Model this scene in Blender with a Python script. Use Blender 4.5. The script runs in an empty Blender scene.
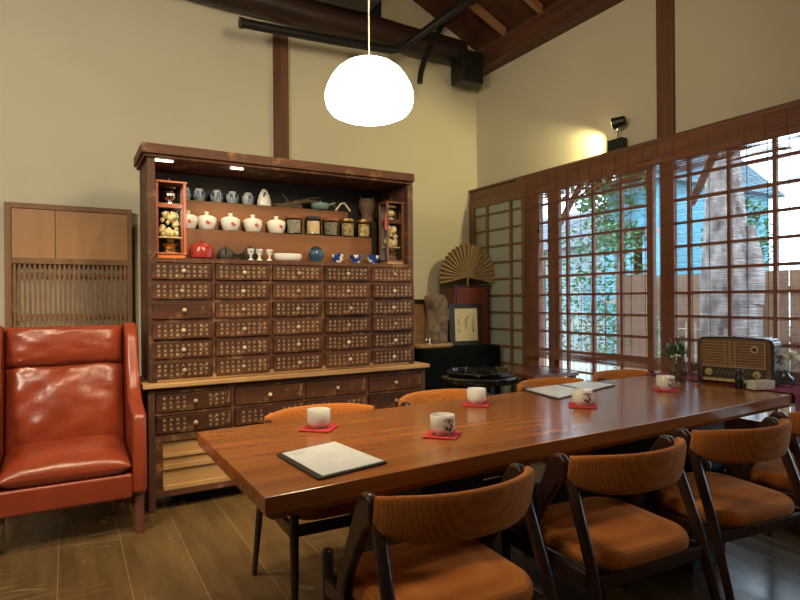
import bpy, bmesh, math, random
from mathutils import Vector, Matrix, noise
from math import sin, cos, pi, radians
random.seed(7)
C = bpy.context.scene.collection
S = bpy.context.scene

# ------------------------------------------------------------------ camera
cd = bpy.data.cameras.new('camera'); cam = bpy.data.objects.new('camera', cd); C.objects.link(cam)
cd.sensor_width = 36; cd.lens = 577/800*36; cd.clip_start = .02; cd.clip_end = 200
ax = Vector((1000, 9, -577)).normalized(); ay = Vector((-333, -2, -577)).normalized()
az = ax.cross(ay).normalized(); ay = az.cross(ax)
R = Matrix((ax, ay, az)).to_4x4(); R.translation = Vector((0, 0, 1.22))
cam.matrix_world = R
S.camera = cam

# ------------------------------------------------------------------ view, sky, lights
S.view_settings.view_transform = 'Standard'; S.view_settings.look = 'None'
S.view_settings.gamma = 1; S.view_settings.exposure = 0.15; S.view_settings.use_curve_mapping = False
W = bpy.data.worlds.new('overcast_sky'); S.world = W; W.use_nodes = True
bg = W.node_tree.nodes['Background']; bg.inputs[0].default_value = (.62, .82, 1, 1); bg.inputs[1].default_value = 8

def area(name, loc, target, size, watts, col, sy=None, spread=180):
    l = bpy.data.lights.new(name, 'AREA'); l.energy = watts; l.color = col; l.size = size
    if sy: l.shape = 'RECTANGLE'; l.size_y = sy
    l.spread = radians(spread)
    o = bpy.data.objects.new(name, l); C.objects.link(o); o.location = loc
    o.rotation_euler = (Vector(target)-Vector(loc)).to_track_quat('-Z', 'Y').to_euler(); return o
def spot(name, loc, target, watts, col, ang=60, blend=.5, r=.04):
    l = bpy.data.lights.new(name, 'SPOT'); l.energy = watts; l.color = col; l.spot_size = radians(ang); l.spot_blend = blend; l.shadow_soft_size = r
    o = bpy.data.objects.new(name, l); C.objects.link(o); o.location = loc
    o.rotation_euler = (Vector(target)-Vector(loc)).to_track_quat('-Z', 'Y').to_euler(); return o
WARM = (1, .78, .48); WARM2 = (1, .70, .36)
pt = area('window_daylight_portal', (3.75, 1.9, 1.25), (0, 1.9, 1.25), 4.2, 1, (1, 1, 1), 2.3); pt.data.cycles.is_portal = True
area('room_lamp', (-1.2, 1.6, 2.5), (-.5, 4.5, 1.7), .5, 52, (1, .90, .70))                 # lamps of the room above the viewer
area('room_lamp', (1.3, 1.5, 2.65), (1.7, 4.5, 2.3), .4, 24, WARM)
area('room_lamp', (1.6, -1.2, 3.1), (2.6, 4, 2.3), .5, 10, WARM)
spot('armchair_ceiling_spot', (-.35, 2.2, 3.3), (.0, 3.6, .6), 150, WARM, 66, .8, .05)
spot('floor_ceiling_spot', (.15, 1.9, 3.5), (.35, 2.8, 0), 90, WARM, 50, .9, .05)
spot('cabinet_ceiling_spot', (1.0, 1.6, 3.6), (1.25, 3.6, 1.1), 190, WARM, 60, .8, .05)
spot('trim_spot_beam', (3.475, 2.92, 2.495), (2.8, 4.6, 1.65), 50, (1, .88, .42), 112, .5, .015)
spot('trim_spot_cabinet_beam', (3.34, 2.86, 2.47), (2.05, 3.65, 1.4), 60, (1, .80, .40), 50, .8, .03)

# ------------------------------------------------------------------ materials
def M(name, col, rough=.5, metal=0, spec=.5, bump=0, bscale=60, var=0, vscale=8, vcol=None, stretch=(1, 1, 1), coat=0, trans=0, emit=None, estr=0, rand=0, detail=4, ior=1.45, alpha=1):
    m = bpy.data.materials.new(name); m.use_nodes = True; N = m.node_tree.nodes; L = m.node_tree.links; p = N['Principled BSDF']
    c = (*col, 1); p.inputs['Base Color'].default_value = c; p.inputs['Roughness'].default_value = rough; p.inputs['Metallic'].default_value = metal
    p.inputs['Specular IOR Level'].default_value = spec; p.inputs['Coat Weight'].default_value = coat; p.inputs['Coat Roughness'].default_value = .12
    p.inputs['Transmission Weight'].default_value = trans; p.inputs['IOR'].default_value = ior; p.inputs['Alpha'].default_value = alpha
    if emit: p.inputs['Emission Color'].default_value = (*emit, 1); p.inputs['Emission Strength'].default_value = estr
    tc = N.new('ShaderNodeTexCoord'); mp = N.new('ShaderNodeMapping'); L.new(tc.outputs['Object'], mp.inputs[0]); mp.inputs['Scale'].default_value = stretch
    out = None
    if var:
        nz = N.new('ShaderNodeTexNoise'); nz.inputs['Scale'].default_value = vscale; nz.inputs['Detail'].default_value = detail; L.new(mp.outputs[0], nz.inputs['Vector'])
        r = N.new('ShaderNodeValToRGB'); L.new(nz.outputs['Fac'], r.inputs[0]); r.color_ramp.elements[0].position = .5-.22; r.color_ramp.elements[1].position = .5+.22
        r.color_ramp.elements[0].color = (*(vcol or [x*(1-var) for x in col]), 1); r.color_ramp.elements[1].color = c
        out = r.outputs[0]; L.new(out, p.inputs['Base Color'])
    if rand:
        oi = N.new('ShaderNodeObjectInfo'); mr = N.new('ShaderNodeMapRange'); L.new(oi.outputs['Random'], mr.inputs[0]); mr.inputs[3].default_value = 1-rand; mr.inputs[4].default_value = 1+rand*.6
        hs = N.new('ShaderNodeHueSaturation'); L.new(mr.outputs[0], hs.inputs['Value'])
        if out: L.new(out, hs.inputs['Color'])
        else: hs.inputs['Color'].default_value = c
        L.new(hs.outputs[0], p.inputs['Base Color'])
    if bump:
        nb = N.new('ShaderNodeTexNoise'); nb.inputs['Scale'].default_value = bscale; nb.inputs['Detail'].default_value = 5; L.new(mp.outputs[0], nb.inputs['Vector'])
        b = N.new('ShaderNodeBump'); b.inputs['Strength'].default_value = bump; b.inputs['Distance'].default_value = .01; L.new(nb.outputs['Fac'], b.inputs['Height']); L.new(b.outputs[0], p.inputs['Normal'])
    return m
def wood(name, col, col2, axis=0, rough=.4, scale=9, coat=0, bump=.15, rand=0, spec=.5, worn=None, wornlo=.62):
    """grain along `axis`"""
    st = [1, 1, 1]; st[axis] = .07
    m = M(name, col, rough, spec=spec, var=1, vcol=col2, vscale=scale*2.2, stretch=st, coat=coat, bump=bump, bscale=scale*6, rand=rand, detail=8)
    N = m.node_tree.nodes; L = m.node_tree.links
    nz = [n for n in N if n.bl_idname == 'ShaderNodeTexNoise'][0]; nz.inputs['Distortion'].default_value = .6
    if worn:
        p = N['Principled BSDF']; src = p.inputs['Base Color'].links[0].from_socket
        tc = [n for n in N if n.bl_idname == 'ShaderNodeTexCoord'][0]
        n2 = N.new('ShaderNodeTexNoise'); n2.inputs['Scale'].default_value = 7; n2.inputs['Detail'].default_value = 9; n2.inputs['Roughness'].default_value = .72; L.new(tc.outputs['Object'], n2.inputs['Vector'])
        r = N.new('ShaderNodeValToRGB'); r.color_ramp.elements[0].position = wornlo-.08; r.color_ramp.elements[1].position = wornlo+.06; L.new(n2.outputs['Fac'], r.inputs[0])
        mx = N.new('ShaderNodeMixRGB'); L.new(r.outputs[0], mx.inputs[0]); L.new(src, mx.inputs[1]); mx.inputs[2].default_value = (*worn, 1); L.new(mx.outputs[0], p.inputs['Base Color'])
    return m

m_wall = M('sand_plaster', (.59, .54, .405), .95, var=.10, vscale=1.3, bump=.35, bscale=240, spec=.15)
m_ceil = wood('ceiling_boards', (.13, .045, .02), (.06, .02, .01), 1, .6, 5)
m_beam = wood('old_beam', (.12, .045, .022), (.05, .018, .01), 1, .55, 6)
m_beamx = wood('old_log_beam', (.045, .018, .011), (.012, .008, .006), 0, .45, 5, bump=.4)
m_post = wood('post_wood', (.15, .065, .03), (.08, .03, .015), 2, .6, 7)
m_rafter = wood('rafter_wood', (.30, .15, .07), (.2, .09, .04), 0, .6, 7)
m_black = M('black_iron', (.012, .011, .011), .42, var=.3, bump=.1)
m_cab = wood('cabinet_wood', (.115, .043, .02), (.048, .019, .010), 0, .6, 8, spec=.3, worn=(.30, .16, .07), wornlo=.61)
m_cabz = wood('cabinet_wood_upright', (.095, .042, .023), (.045, .02, .012), 2, .6, 8, spec=.3, worn=(.24, .13, .07), wornlo=.62)
m_drawer = wood('drawer_front_wood', (.105, .036, .015), (.036, .013, .007), 0, .50, 8, spec=.3, rand=.38, worn=(.34, .18, .075), wornlo=.635)
m_ledge = wood('worn_ledge_wood', (.52, .31, .13), (.22, .11, .045), 0, .5, 8)
m_pale = wood('pale_panel_wood', (.52, .31, .13), (.32, .17, .065), 0, .5, 5)
m_riser = wood('shelf_riser_wood', (.20, .075, .022), (.10, .036, .011), 0, .5, 5)
m_inner = M('cabinet_inner_wood', (.012, .006, .004), .6, var=.3)
m_knob = M('bone_knob', (.46, .36, .24), .35, rand=.5)
m_gilt = M('faded_gold_lettering', (.62, .47, .26), .6, var=.7, vscale=14)
m_table = wood('table_wood', (.41, .142, .033), (.235, .068, .016), 0, .22, 7, coat=.25, bump=.02, spec=.45)
m_leather = M('red_leather', (.26, .042, .016), .30, var=.3, vscale=7, bump=.12, bscale=30, spec=.6)
m_legred = wood('red_brown_leg', (.17, .06, .035), (.1, .035, .02), 2, .4)
m_screen = wood('screen_wood', (.24, .115, .045), (.15, .07, .028), 2, .55, 6)
m_screenp = wood('screen_panel_wood', (.42, .215, .085), (.30, .145, .055), 2, .5, 3)
m_walnut = wood('walnut_frame', (.055, .022, .014), (.025, .011, .008), 2, .32, 8, coat=.2)
m_blind = M('bamboo_slats', (.26, .105, .055), .55, var=.35, vscale=30, stretch=(1, .06, 1))
m_lat = wood('lattice_wood', (.26, .11, .055), (.17, .07, .035), 2, .5, 7)
m_trim = wood('trim_wood', (.17, .085, .04), (.09, .045, .022), 1, .5, 6)
m_shojiw = wood('sliding_door_wood', (.20, .10, .045), (.12, .06, .028), 2, .5, 6)
m_frost = M('frosted_pane', (.30, .32, .27), .35, spec=.4)
m_glass = M('window_glass', (1, 1, 1), .0, trans=1, ior=1.0001)
N = m_glass.node_tree.nodes; L = m_glass.node_tree.links      # thin architectural pane: clear with a weak reflection
gl = N.new('ShaderNodeBsdfGlossy'); gl.inputs['Roughness'].default_value = .02; tr = N.new('ShaderNodeBsdfTransparent'); mx = N.new('ShaderNodeMixShader'); mx.inputs[0].default_value = .05
L.new(tr.outputs[0], mx.inputs[1]); L.new(gl.outputs[0], mx.inputs[2]); L.new(mx.outputs[0], N['Material Output'].inputs[0]); m_pane = m_glass
m_clear = bpy.data.materials.new('clear_glassware'); m_clear.use_nodes = True
N = m_clear.node_tree.nodes; L = m_clear.node_tree.links
gl = N.new('ShaderNodeBsdfGlossy'); gl.inputs['Roughness'].default_value = .03; tr = N.new('ShaderNodeBsdfTransparent'); tr.inputs[0].default_value = (.95, .97, .97, 1); mx = N.new('ShaderNodeMixShader'); fr = N.new('ShaderNodeLayerWeight'); fr.inputs[0].default_value = .12
L.new(fr.outputs['Fresnel'], mx.inputs[0]); L.new(tr.outputs[0], mx.inputs[1]); L.new(gl.outputs[0], mx.inputs[2]); L.new(mx.outputs[0], N['Material Output'].inputs[0])
m_white = M('white_porcelain', (.74, .72, .66), .22, coat=.3)
m_cream = M('cream_stoneware', (.66, .62, .52), .3)
m_bluew = M('blue_and_white_glaze', (.70, .72, .70), .25, var=1, vcol=(.02, .05, .25), vscale=24, coat=.3)
m_blueg = M('grey_blue_jar_glaze', (.36, .42, .44), .3, var=.2)
m_bluem = M('blue_brushwork', (.02, .04, .13), .35)
for e_, q_ in zip(m_bluew.node_tree.nodes['Color Ramp'].color_ramp.elements, (.485, .52)): e_.position = q_
m_redg = M('red_enamel', (.27, .022, .016), .3, coat=.4)
m_dkclay = M('dark_clay', (.05, .045, .038), .5, var=.3)
m_redmark = M('red_brushwork', (.42, .04, .05), .5)
m_brmark = M('brown_brushwork', (.33, .09, .04), .5)
m_blkmark = M('black_brushwork', (.02, .015, .015), .5)
m_coaster = M('red_coaster_cloth', (.52, .035, .04), .85, bump=.3, bscale=300)
m_runner = M('burgundy_runner_cloth', (.22, .012, .035), .85, bump=.3, bscale=300)
m_paper = M('menu_paper', (.80, .79, .75), .3, var=.12, vscale=14)
m_menublk = M('menu_cover', (.03, .026, .024), .4)
m_ink = M('grey_print', (.42, .40, .36), .6)
m_velvet = M('black_green_velvet', (.0035, .006, .006), .85, var=.5, vscale=12, spec=.1)
m_lacq = M('black_lacquer', (.01, .009, .009), .08, coat=.6)
m_redlac = M('red_lacquer', (.17, .035, .02), .35, var=.4, vscale=20)
m_fan = M('dried_palm', (.30, .20, .09), .7, var=.35, vscale=40)
m_rock = M('bark_stone', (.24, .16, .10), .7, var=.8, vscale=16, bump=1.0, bscale=26)
m_wbase = wood('slab_wood', (.36, .21, .09), (.24, .13, .05), 0, .5)
m_parch = M('certificate_paper', (.62, .53, .33), .6)
m_dkframe = wood('dark_picture_frame', (.04, .022, .014), (.02, .012, .008), 0, .35)
m_radio = wood('radio_case', (.045, .022, .015), (.02, .011, .008), 0, .18, coat=.5)
m_radiof = M('radio_grille_cloth', (.16, .09, .045), .7)
m_ivory = M('ivory_plastic', (.55, .42, .23), .35)
m_dial = M('radio_dial_glass', (.05, .045, .032), .15)
m_brass = M('brass', (.65, .42, .13), .3, 1)
m_gold = M('gilt_figures', (.85, .66, .32), .4, .15, var=.45, vscale=60)
m_chrome = M('chrome', (.7, .7, .7), .12, 1)
m_ccase = wood('red_clock_case', (.42, .095, .025), (.28, .06, .02), 2, .3, coat=.3)
m_dcase = wood('dark_clock_case', (.17, .055, .025), (.1, .03, .015), 2, .3, coat=.3)
m_leaf = M('green_leaves', (.05, .17, .03), .5, var=.5, vscale=30)
m_petal = M('white_petals', (.85, .80, .70), .5)
m_driftw = M('driftwood', (.13, .09, .06), .7, var=.5, vscale=20)
m_teal = M('teal_glaze', (.16, .27, .24), .3)
m_wicker = M('brown_wicker', (.16, .10, .06), .7, var=.5, vscale=50)
m_contents = [M('grey_seeds', (.36, .31, .24), .8, var=.7, vscale=90), M('tan_grains', (.66, .44, .24), .8, var=.35, vscale=120), M('dark_slices', (.30, .24, .18), .8, var=.95, vscale=60), M('pale_slices', (.52, .36, .16), .8, var=.95, vscale=55), M('yellow_slices', (.60, .43, .17), .8, var=.9, vscale=55)]
m_lidb = M('brown_jar_lid', (.20, .075, .04), .4); m_lidk = M('black_jar_lid', (.025, .022, .02), .35)
m_strip = M('lit_strip', (1, 1, 1), .5, emit=(1, .86, .62), estr=6)
m_shade = M('opal_glass_shade', (.95, .93, .88), .3, emit=(1, .90, .70), estr=11)
m_cord = M('white_cord', (.7, .66, .55), .5)

# floor planks
m_floor = M('dark_plank_floor', (.1, .06, .03), .32, spec=.5)
N = m_floor.node_tree.nodes; L = m_floor.node_tree.links; p = N['Principled BSDF']
tc = [n for n in N if n.bl_idname == 'ShaderNodeTexCoord'][0]
mp = N.new('ShaderNodeMapping'); mp.inputs['Rotation'].default_value = (0, 0, pi/2); mp.inputs['Location'].default_value = (0, .045, 0); L.new(tc.outputs['Object'], mp.inputs[0])
bk = N.new('ShaderNodeTexBrick'); L.new(mp.outputs[0], bk.inputs[0]); bk.inputs['Scale'].default_value = 1; bk.offset = .37; bk.inputs['Brick Width'].default_value = 4.6; bk.inputs['Row Height'].default_value = .136*2
bk.inputs['Mortar Size'].default_value = .0018; bk.inputs['Color1'].default_value = (.125, .074, .028, 1); bk.inputs['Color2'].default_value = (.095, .055, .021, 1); bk.inputs['Mortar'].default_value = (.24, .16, .08, 1)
nz = N.new('ShaderNodeTexNoise'); nz.inputs['Scale'].default_value = 3; nz.inputs['Detail'].default_value = 8
st = N.new('ShaderNodeMapping'); st.inputs['Scale'].default_value = (4, .6, 1); L.new(tc.outputs['Object'], st.inputs[0]); L.new(st.outputs[0], nz.inputs['Vector'])
rr = N.new('ShaderNodeMapRange'); L.new(nz.outputs['Fac'], rr.inputs[0]); rr.inputs[1].default_value = .3; rr.inputs[2].default_value = .7; rr.inputs[3].default_value = .72; rr.inputs[4].default_value = 1.25
mul = N.new('ShaderNodeMixRGB'); mul.blend_type = 'MULTIPLY'; mul.inputs[0].default_value = 1; L.new(bk.outputs[0], mul.inputs[1]); L.new(rr.outputs[0], mul.inputs[2])
# thin scratches
sm = N.new('ShaderNodeMapping'); sm.inputs['Rotation'].default_value = (0, 0, .9); sm.inputs['Scale'].default_value = (1.2, 16, 1); L.new(tc.outputs['Object'], sm.inputs[0])
vs = N.new('ShaderNodeTexVoronoi'); vs.feature = 'DISTANCE_TO_EDGE'; vs.inputs['Scale'].default_value = 1.1; L.new(sm.outputs[0], vs.inputs['Vector'])
n3 = N.new('ShaderNodeTexNoise'); n3.inputs['Scale'].default_value = 2.3; L.new(tc.outputs['Object'], n3.inputs['Vector'])
lt = N.new('ShaderNodeMath'); lt.operation = 'LESS_THAN'; lt.inputs[1].default_value = .02; L.new(vs.outputs['Distance'], lt.inputs[0])
gt = N.new('ShaderNodeMath'); gt.operation = 'GREATER_THAN'; gt.inputs[1].default_value = .575; L.new(n3.outputs['Fac'], gt.inputs[0])
an = N.new('ShaderNodeMath'); an.operation = 'MULTIPLY'; L.new(lt.outputs[0], an.inputs[0]); L.new(gt.outputs[0], an.inputs[1])
a2 = N.new('ShaderNodeMath'); a2.operation = 'MULTIPLY'; a2.inputs[1].default_value = .55; L.new(an.outputs[0], a2.inputs[0])
sc = N.new('ShaderNodeMixRGB'); sc.inputs[2].default_value = (.26, .19, .10, 1); L.new(a2.outputs[0], sc.inputs[0]); L.new(mul.outputs[0], sc.inputs[1]); L.new(sc.outputs[0], p.inputs['Base Color'])
r2 = N.new('ShaderNodeMapRange'); L.new(nz.outputs['Fac'], r2.inputs[0]); r2.inputs[3].default_value = .14; r2.inputs[4].default_value = .34; L.new(r2.outputs[0], p.inputs['Roughness'])

# woven plaid upholstery
m_fab = M('orange_woven_fabric', (.5, .17, .04), .85, spec=.2)
N = m_fab.node_tree.nodes; L = m_fab.node_tree.links; p = N['Principled BSDF']; p.inputs['Sheen Weight'].default_value = .25; p.inputs['Sheen Tint'].default_value = (1, .6, .3, 1)
tc = [n for n in N if n.bl_idname == 'ShaderNodeTexCoord'][0]
ws = []
for ax_, dir_ in ((0, 'X'), (1, 'Y'), (2, 'Z')):
    w = N.new('ShaderNodeTexWave'); w.bands_direction = dir_; w.inputs['Scale'].default_value = 40; w.inputs['Distortion'].default_value = .6; w.inputs['Detail'].default_value = 2; L.new(tc.outputs['Object'], w.inputs['Vector']); ws.append(w)
a = N.new('ShaderNodeMath'); L.new(ws[0].outputs['Fac'], a.inputs[0]); L.new(ws[1].outputs['Fac'], a.inputs[1])
b = N.new('ShaderNodeMath'); L.new(a.outputs[0], b.inputs[0]); L.new(ws[2].outputs['Fac'], b.inputs[1])
r = N.new('ShaderNodeValToRGB'); dv = N.new('ShaderNodeMath'); dv.operation = 'DIVIDE'; dv.inputs[1].default_value = 3; L.new(b.outputs[0], dv.inputs[0]); L.new(dv.outputs[0], r.inputs[0])
r.color_ramp.elements[0].position = .2; r.color_ramp.elements[0].color = (.36, .10, .018, 1); r.color_ramp.elements[1].position = .8; r.color_ramp.elements[1].color = (.56, .185, .035, 1); L.new(r.outputs[0], p.inputs['Base Color'])
nb = N.new('ShaderNodeTexNoise'); nb.inputs['Scale'].default_value = 400; L.new(tc.outputs['Object'], nb.inputs['Vector']); bp = N.new('ShaderNodeBump'); bp.inputs['Strength'].default_value = .25; bp.inputs['Distance'].default_value = .004; L.new(nb.outputs['Fac'], bp.inputs['Height']); L.new(bp.outputs[0], p.inputs['Normal'])

# ------------------------------------------------------------------ mesh helpers
class MB:
    def __init__(s): s.v = []; s.f = []
    def add(s, vs, fs):
        n = len(s.v); s.v += [tuple(v) for v in vs]; s.f += [[i+n for i in f] for f in fs]; return s
    def box(s, x0, x1, y0, y1, z0, z1, mat=None):
        vs = [Vector(q) for q in ((x0, y0, z0), (x1, y0, z0), (x1, y1, z0), (x0, y1, z0), (x0, y0, z1), (x1, y0, z1), (x1, y1, z1), (x0, y1, z1))]
        if mat: vs = [mat @ q for q in vs]
        return s.add(vs, [(3, 2, 1, 0), (4, 5, 6, 7), (0, 1, 5, 4), (1, 2, 6, 5), (2, 3, 7, 6), (3, 0, 4, 7)])
    def prism(s, pts, axis, a, b):
        """polygon pts (2D, ccw) extruded along axis from a to b"""
        def mk(p, t): return {0: (t, p[0], p[1]), 1: (p[0], t, p[1]), 2: (p[0], p[1], t)}[axis]
        n = len(pts); vs = [mk(p, a) for p in pts]+[mk(p, b) for p in pts]
        return s.add(vs, [list(range(n))[::-1], list(range(n, 2*n))]+[[i, (i+1) % n, n+(i+1) % n, n+i] for i in range(n)])
    def tube(s, path, rad, n=12, flat=1.0, up=None, caps=True):
        path = [Vector(q) for q in path]; m = len(path)
        if not isinstance(rad, (list, tuple)): rad = [rad]*m
        base = len(s.v); d0 = (path[1]-path[0]).normalized(); u = Vector(up) if up else (Vector((0, 0, 1)) if abs(d0.z) < .9 else Vector((1, 0, 0)))
        for i, q in enumerate(path):
            d = (path[min(i+1, m-1)]-path[max(i-1, 0)]).normalized(); a = u.cross(d).normalized(); b_ = d.cross(a).normalized(); u = b_
            for k in range(n):
                t = 2*pi*k/n; s.v.append(tuple(q+a*cos(t)*rad[i]+b_*sin(t)*rad[i]*flat))
        for i in range(m-1):
            for k in range(n): s.f.append([base+i*n+k, base+i*n+(k+1) % n, base+(i+1)*n+(k+1) % n, base+(i+1)*n+k])
        if caps: s.f.append([base+k for k in range(n)][::-1]); s.f.append([base+(m-1)*n+k for k in range(n)])
        return s
    def lathe(s, prof, c=(0, 0, 0), n=32, sx=1, sy=1):
        """prof: (r, z) from bottom to top; closed at r=0 ends by caps"""
        base = len(s.v)
        for r_, z in prof:
            for k in range(n): t = 2*pi*k/n; s.v.append((c[0]+r_*cos(t)*sx, c[1]+r_*sin(t)*sy, c[2]+z))
        for i in range(len(prof)-1):
            for k in range(n): s.f.append([base+i*n+k, base+i*n+(k+1) % n, base+(i+1)*n+(k+1) % n, base+(i+1)*n+k])
        s.f.append([base+k for k in range(n)][::-1]); s.f.append([base+(len(prof)-1)*n+k for k in range(n)]); return s
    def ball(s, c, r, n=14, sz=1, sx=1, sy=1):
        return s.lathe([(max(r*sin(pi*i/n), 1e-4), -r*cos(pi*i/n)*sz) for i in range(n+1)], c, n*2 if n > 6 else 10, sx, sy)
    def loft(s, rings, closed=True, caps=True):
        base = len(s.v); n = len(rings[0])
        for r_ in rings: s.v += [tuple(q) for q in r_]
        for i in range(len(rings)-1):
            for k in range(n if closed else n-1): s.f.append([base+i*n+k, base+i*n+(k+1) % n, base+(i+1)*n+(k+1) % n, base+(i+1)*n+k])
        if caps: s.f.append([base+k for k in range(n)][::-1]); s.f.append([base+(len(rings)-1)*n+k for k in range(n)])
        return s
    def pad(s, outline, z0, z1, r, dome=0.0, layers=4):
        """soft cushion from a convex xy outline: rounded edges, domed top"""
        cx = sum(q[0] for q in outline)/len(outline); cy = sum(q[1] for q in outline)/len(outline)
        def ring(z, inset, dm=0):
            o = []
            for x, y in outline:
                d = Vector((x-cx, y-cy)); l = d.length; k = max(l-inset, 0)/l
                o.append((cx+d.x*k, cy+d.y*k, z+dm))
            return o
        rings = []
        for i in range(layers+1):
            t = pi/2*i/layers; rings.append(ring(z0+r-r*cos(t), r*(1-sin(t))))
        for i in range(layers+1):
            t = pi/2*i/layers; rings.append(ring(z1-r+r*sin(t), r*(1-cos(t)), dome*.25*sin(t)))
        for q in (.5, .8, .97):
            mx_ = max(Vector((x-cx, y-cy)).length for x, y in outline); o = []
            for x, y in outline:
                d = Vector((x-cx, y-cy)); l = d.length-r; o.append((cx+d.x/d.length*l*(1-q), cy+d.y/d.length*l*(1-q), z1+dome*(.25+.75*(1-(1-q)**2))))
            rings.append(o)
        return s.loft(rings)
    def build(s, name, mat, parent=None, smooth=False, bevel=0, loc=None, kind=None, seg=2, sub=0, weld=False):
        me = bpy.data.meshes.new(name); me.from_pydata(s.v, [], s.f); me.update()
        bm = bmesh.new(); bm.from_mesh(me)
        if weld: bmesh.ops.remove_doubles(bm, verts=bm.verts, dist=1e-5)
        bmesh.ops.recalc_face_normals(bm, faces=bm.faces); bm.to_mesh(me); bm.free()
        me.materials.append(mat)
        o = bpy.data.objects.new(name, me); C.objects.link(o)
        if parent: o.parent = parent
        if loc: o.location = loc
        if smooth:
            me.polygons.foreach_set('use_smooth', [True]*len(me.polygons)); me.set_sharp_from_angle(angle=radians(50))
        if bevel: md = o.modifiers.new('bevel', 'BEVEL'); md.width = bevel; md.segments = seg; md.limit_method = 'ANGLE'; md.angle_limit = radians(40)
        if sub: md = o.modifiers.new('sub', 'SUBSURF'); md.levels = sub; md.render_levels = sub
        if kind: o['kind'] = kind
        return o
def tag(o, label, cat, group=None, kind=None):
    o['label'] = label; o['category'] = cat
    if group: o['group'] = group
    if kind: o['kind'] = kind
    return o
def thing(name, label, cat, loc=(0, 0, 0), rz=0, group=None):
    o = bpy.data.objects.new(name, None); C.objects.link(o); o.location = loc; o.rotation_euler = (0, 0, rz); o.empty_display_size = .1
    return tag(o, label, cat, group)
def kids(o): return [c for c in C.objects if c.parent == o]
def dup(o, loc, rz=None, label=None, parent=None):
    c = o.copy(); C.objects.link(c)
    if parent is None: c.location = loc
    if rz is not None: c.rotation_euler = (0, 0, rz)
    if label: c['label'] = label
    if parent: c.parent = parent
    for ch in kids(o): dup(ch, None, None, None, c)
    return c
def rrect(w, d, r, n=6, cx=0, cy=0, w2=None):
    """rounded rectangle (w2: width at the -y side)"""
    pts = []; w2 = w2 or w
    for sx, sy, a0 in ((1, 1, 0), (-1, 1, 90), (-1, -1, 180), (1, -1, 270)):
        ww = (w if sy > 0 else w2)/2
        for k in range(n+1):
            a = radians(a0+90*k/n); pts.append((cx+sx*(ww-r)+r*cos(a), cy+sy*(d/2-r)+r*sin(a)))
    return pts

# ------------------------------------------------------------------ room shell
XR, YB = 3.56, 4.61
def zc(x): return 3.69+.446*(XR-x) if x > .4 else 3.69+.446*(XR-.4)-.446*(.4-x)
MB().box(-2.6, XR+.2, -2.6, YB+.2, -.15, 0).build('floor', m_floor, kind='structure')
b = MB(); b.prism([(-2.6, 0), (XR+.15, 0), (XR+.15, 3.75), (.4, 5.2), (-2.6, 3.85)], 1, YB, YB+.15); b.build('wall_back', m_wall, kind='structure')
b = MB(); b.prism([(-2.6, 0), (XR+.15, 0), (XR+.15, 3.75), (.4, 5.2), (-2.6, 3.85)], 1, -2.75, -2.6); b.build('wall_front', m_wall, kind='structure')
MB().box(-2.75, -2.6, -2.6, YB, 0, 4.0).build('wall_left', m_wall, kind='structure')
b = MB(); b.box(XR, XR+.15, -2.6, YB, 2.27, 3.9); b.box(XR, XR+.15, -2.6, .35, 0, 2.27); b.box(XR, XR+.15, 4.36, YB, 0, 2.27); b.box(XR, XR+.15, .35, 4.36, -.1, .40); b.build('wall_right', m_wall, kind='structure')
b = MB()
for x0, x1 in ((.4, XR+.15), (-2.75, .4)):
    b.add([(x0, -2.7, zc(x0+.001)), (x1, -2.7, zc(x1)), (x1, YB+.1, zc(x1)), (x0, YB+.1, zc(x0+.001)), (x0, -2.7, zc(x0+.001)+.05), (x1, -2.7, zc(x1)+.05), (x1, YB+.1, zc(x1)+.05), (x0, YB+.1, zc(x0+.001)+.05)], [(3, 2, 1, 0), (4, 5, 6, 7), (0, 1, 5, 4), (1, 2, 6, 5), (2, 3, 7, 6), (3, 0, 4, 7)])
b.build('ceiling', m_ceil, kind='structure')
# board seams under the slope and pale rafters
for i in range(9):
    y = 3.99-.46*i
    rb = MB(); rb.add([(XR-.14, y, zc(XR-.14)-.17), (.42, y, zc(.42)-.17), (.42, y+.045, zc(.42)-.17), (XR-.14, y+.045, zc(XR-.14)-.17), (XR-.14, y, zc(XR-.14)-.11), (.42, y, zc(.42)-.11), (.42, y+.045, zc(.42)-.11), (XR-.14, y+.045, zc(XR-.14)-.11)], [(3, 2, 1, 0), (4, 5, 6, 7), (0, 1, 5, 4), (1, 2, 6, 5), (2, 3, 7, 6), (3, 0, 4, 7)])
    rb.build('trim_%d' % (20+i), m_rafter, kind='structure')
MB().box(XR-.14, XR+.02, -2.6, YB, 3.40, 3.60).build('trim_1', m_beam, kind='structure', bevel=.01)      # wall plate on the right wall
b = MB(); pts = []; rad = []
for i in range(40):
    x = -2.6+i*(3.26+2.6)/39; pts.append((x, 4.46+.02*noise.noise((x*2, 0, 0)), 3.62-.075*(x+2.6)/5.9+.015*noise.noise((x*1.5, 3, 0)))); rad.append(.118+.014*noise.noise((x*3, 1, 5)))
b.tube(pts, rad, 18); b.build('trim_2', m_beamx, kind='structure', smooth=True)
MB().box(1.475, 1.598, YB-.035, YB+.01, 0, 3.45).build('trim_3', m_post, kind='structure', bevel=.006)
MB().box(XR-.03, XR+.01, 2.435, 2.56, 2.29, 3.42).build('trim_4', m_post, kind='structure', bevel=.006)
b = MB(); b.box(3.47, XR+.01, -2.5, YB, 2.17, 2.27); b.box(3.45, XR+.01, -2.5, YB, 2.27, 2.29); b.build('trim_5', m_trim, kind='structure', bevel=.004)
MB().box(-2.6, .9, 4.42, 4.58, 3.72, 3.86).build('trim_6', m_beam, kind='structure', bevel=.01)
b = MB(); b.box(2.28, 2.39, 4.42, 4.54, 3.6, 4.35); b.build('trim_7', m_black, kind='structure', bevel=.006)
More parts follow.
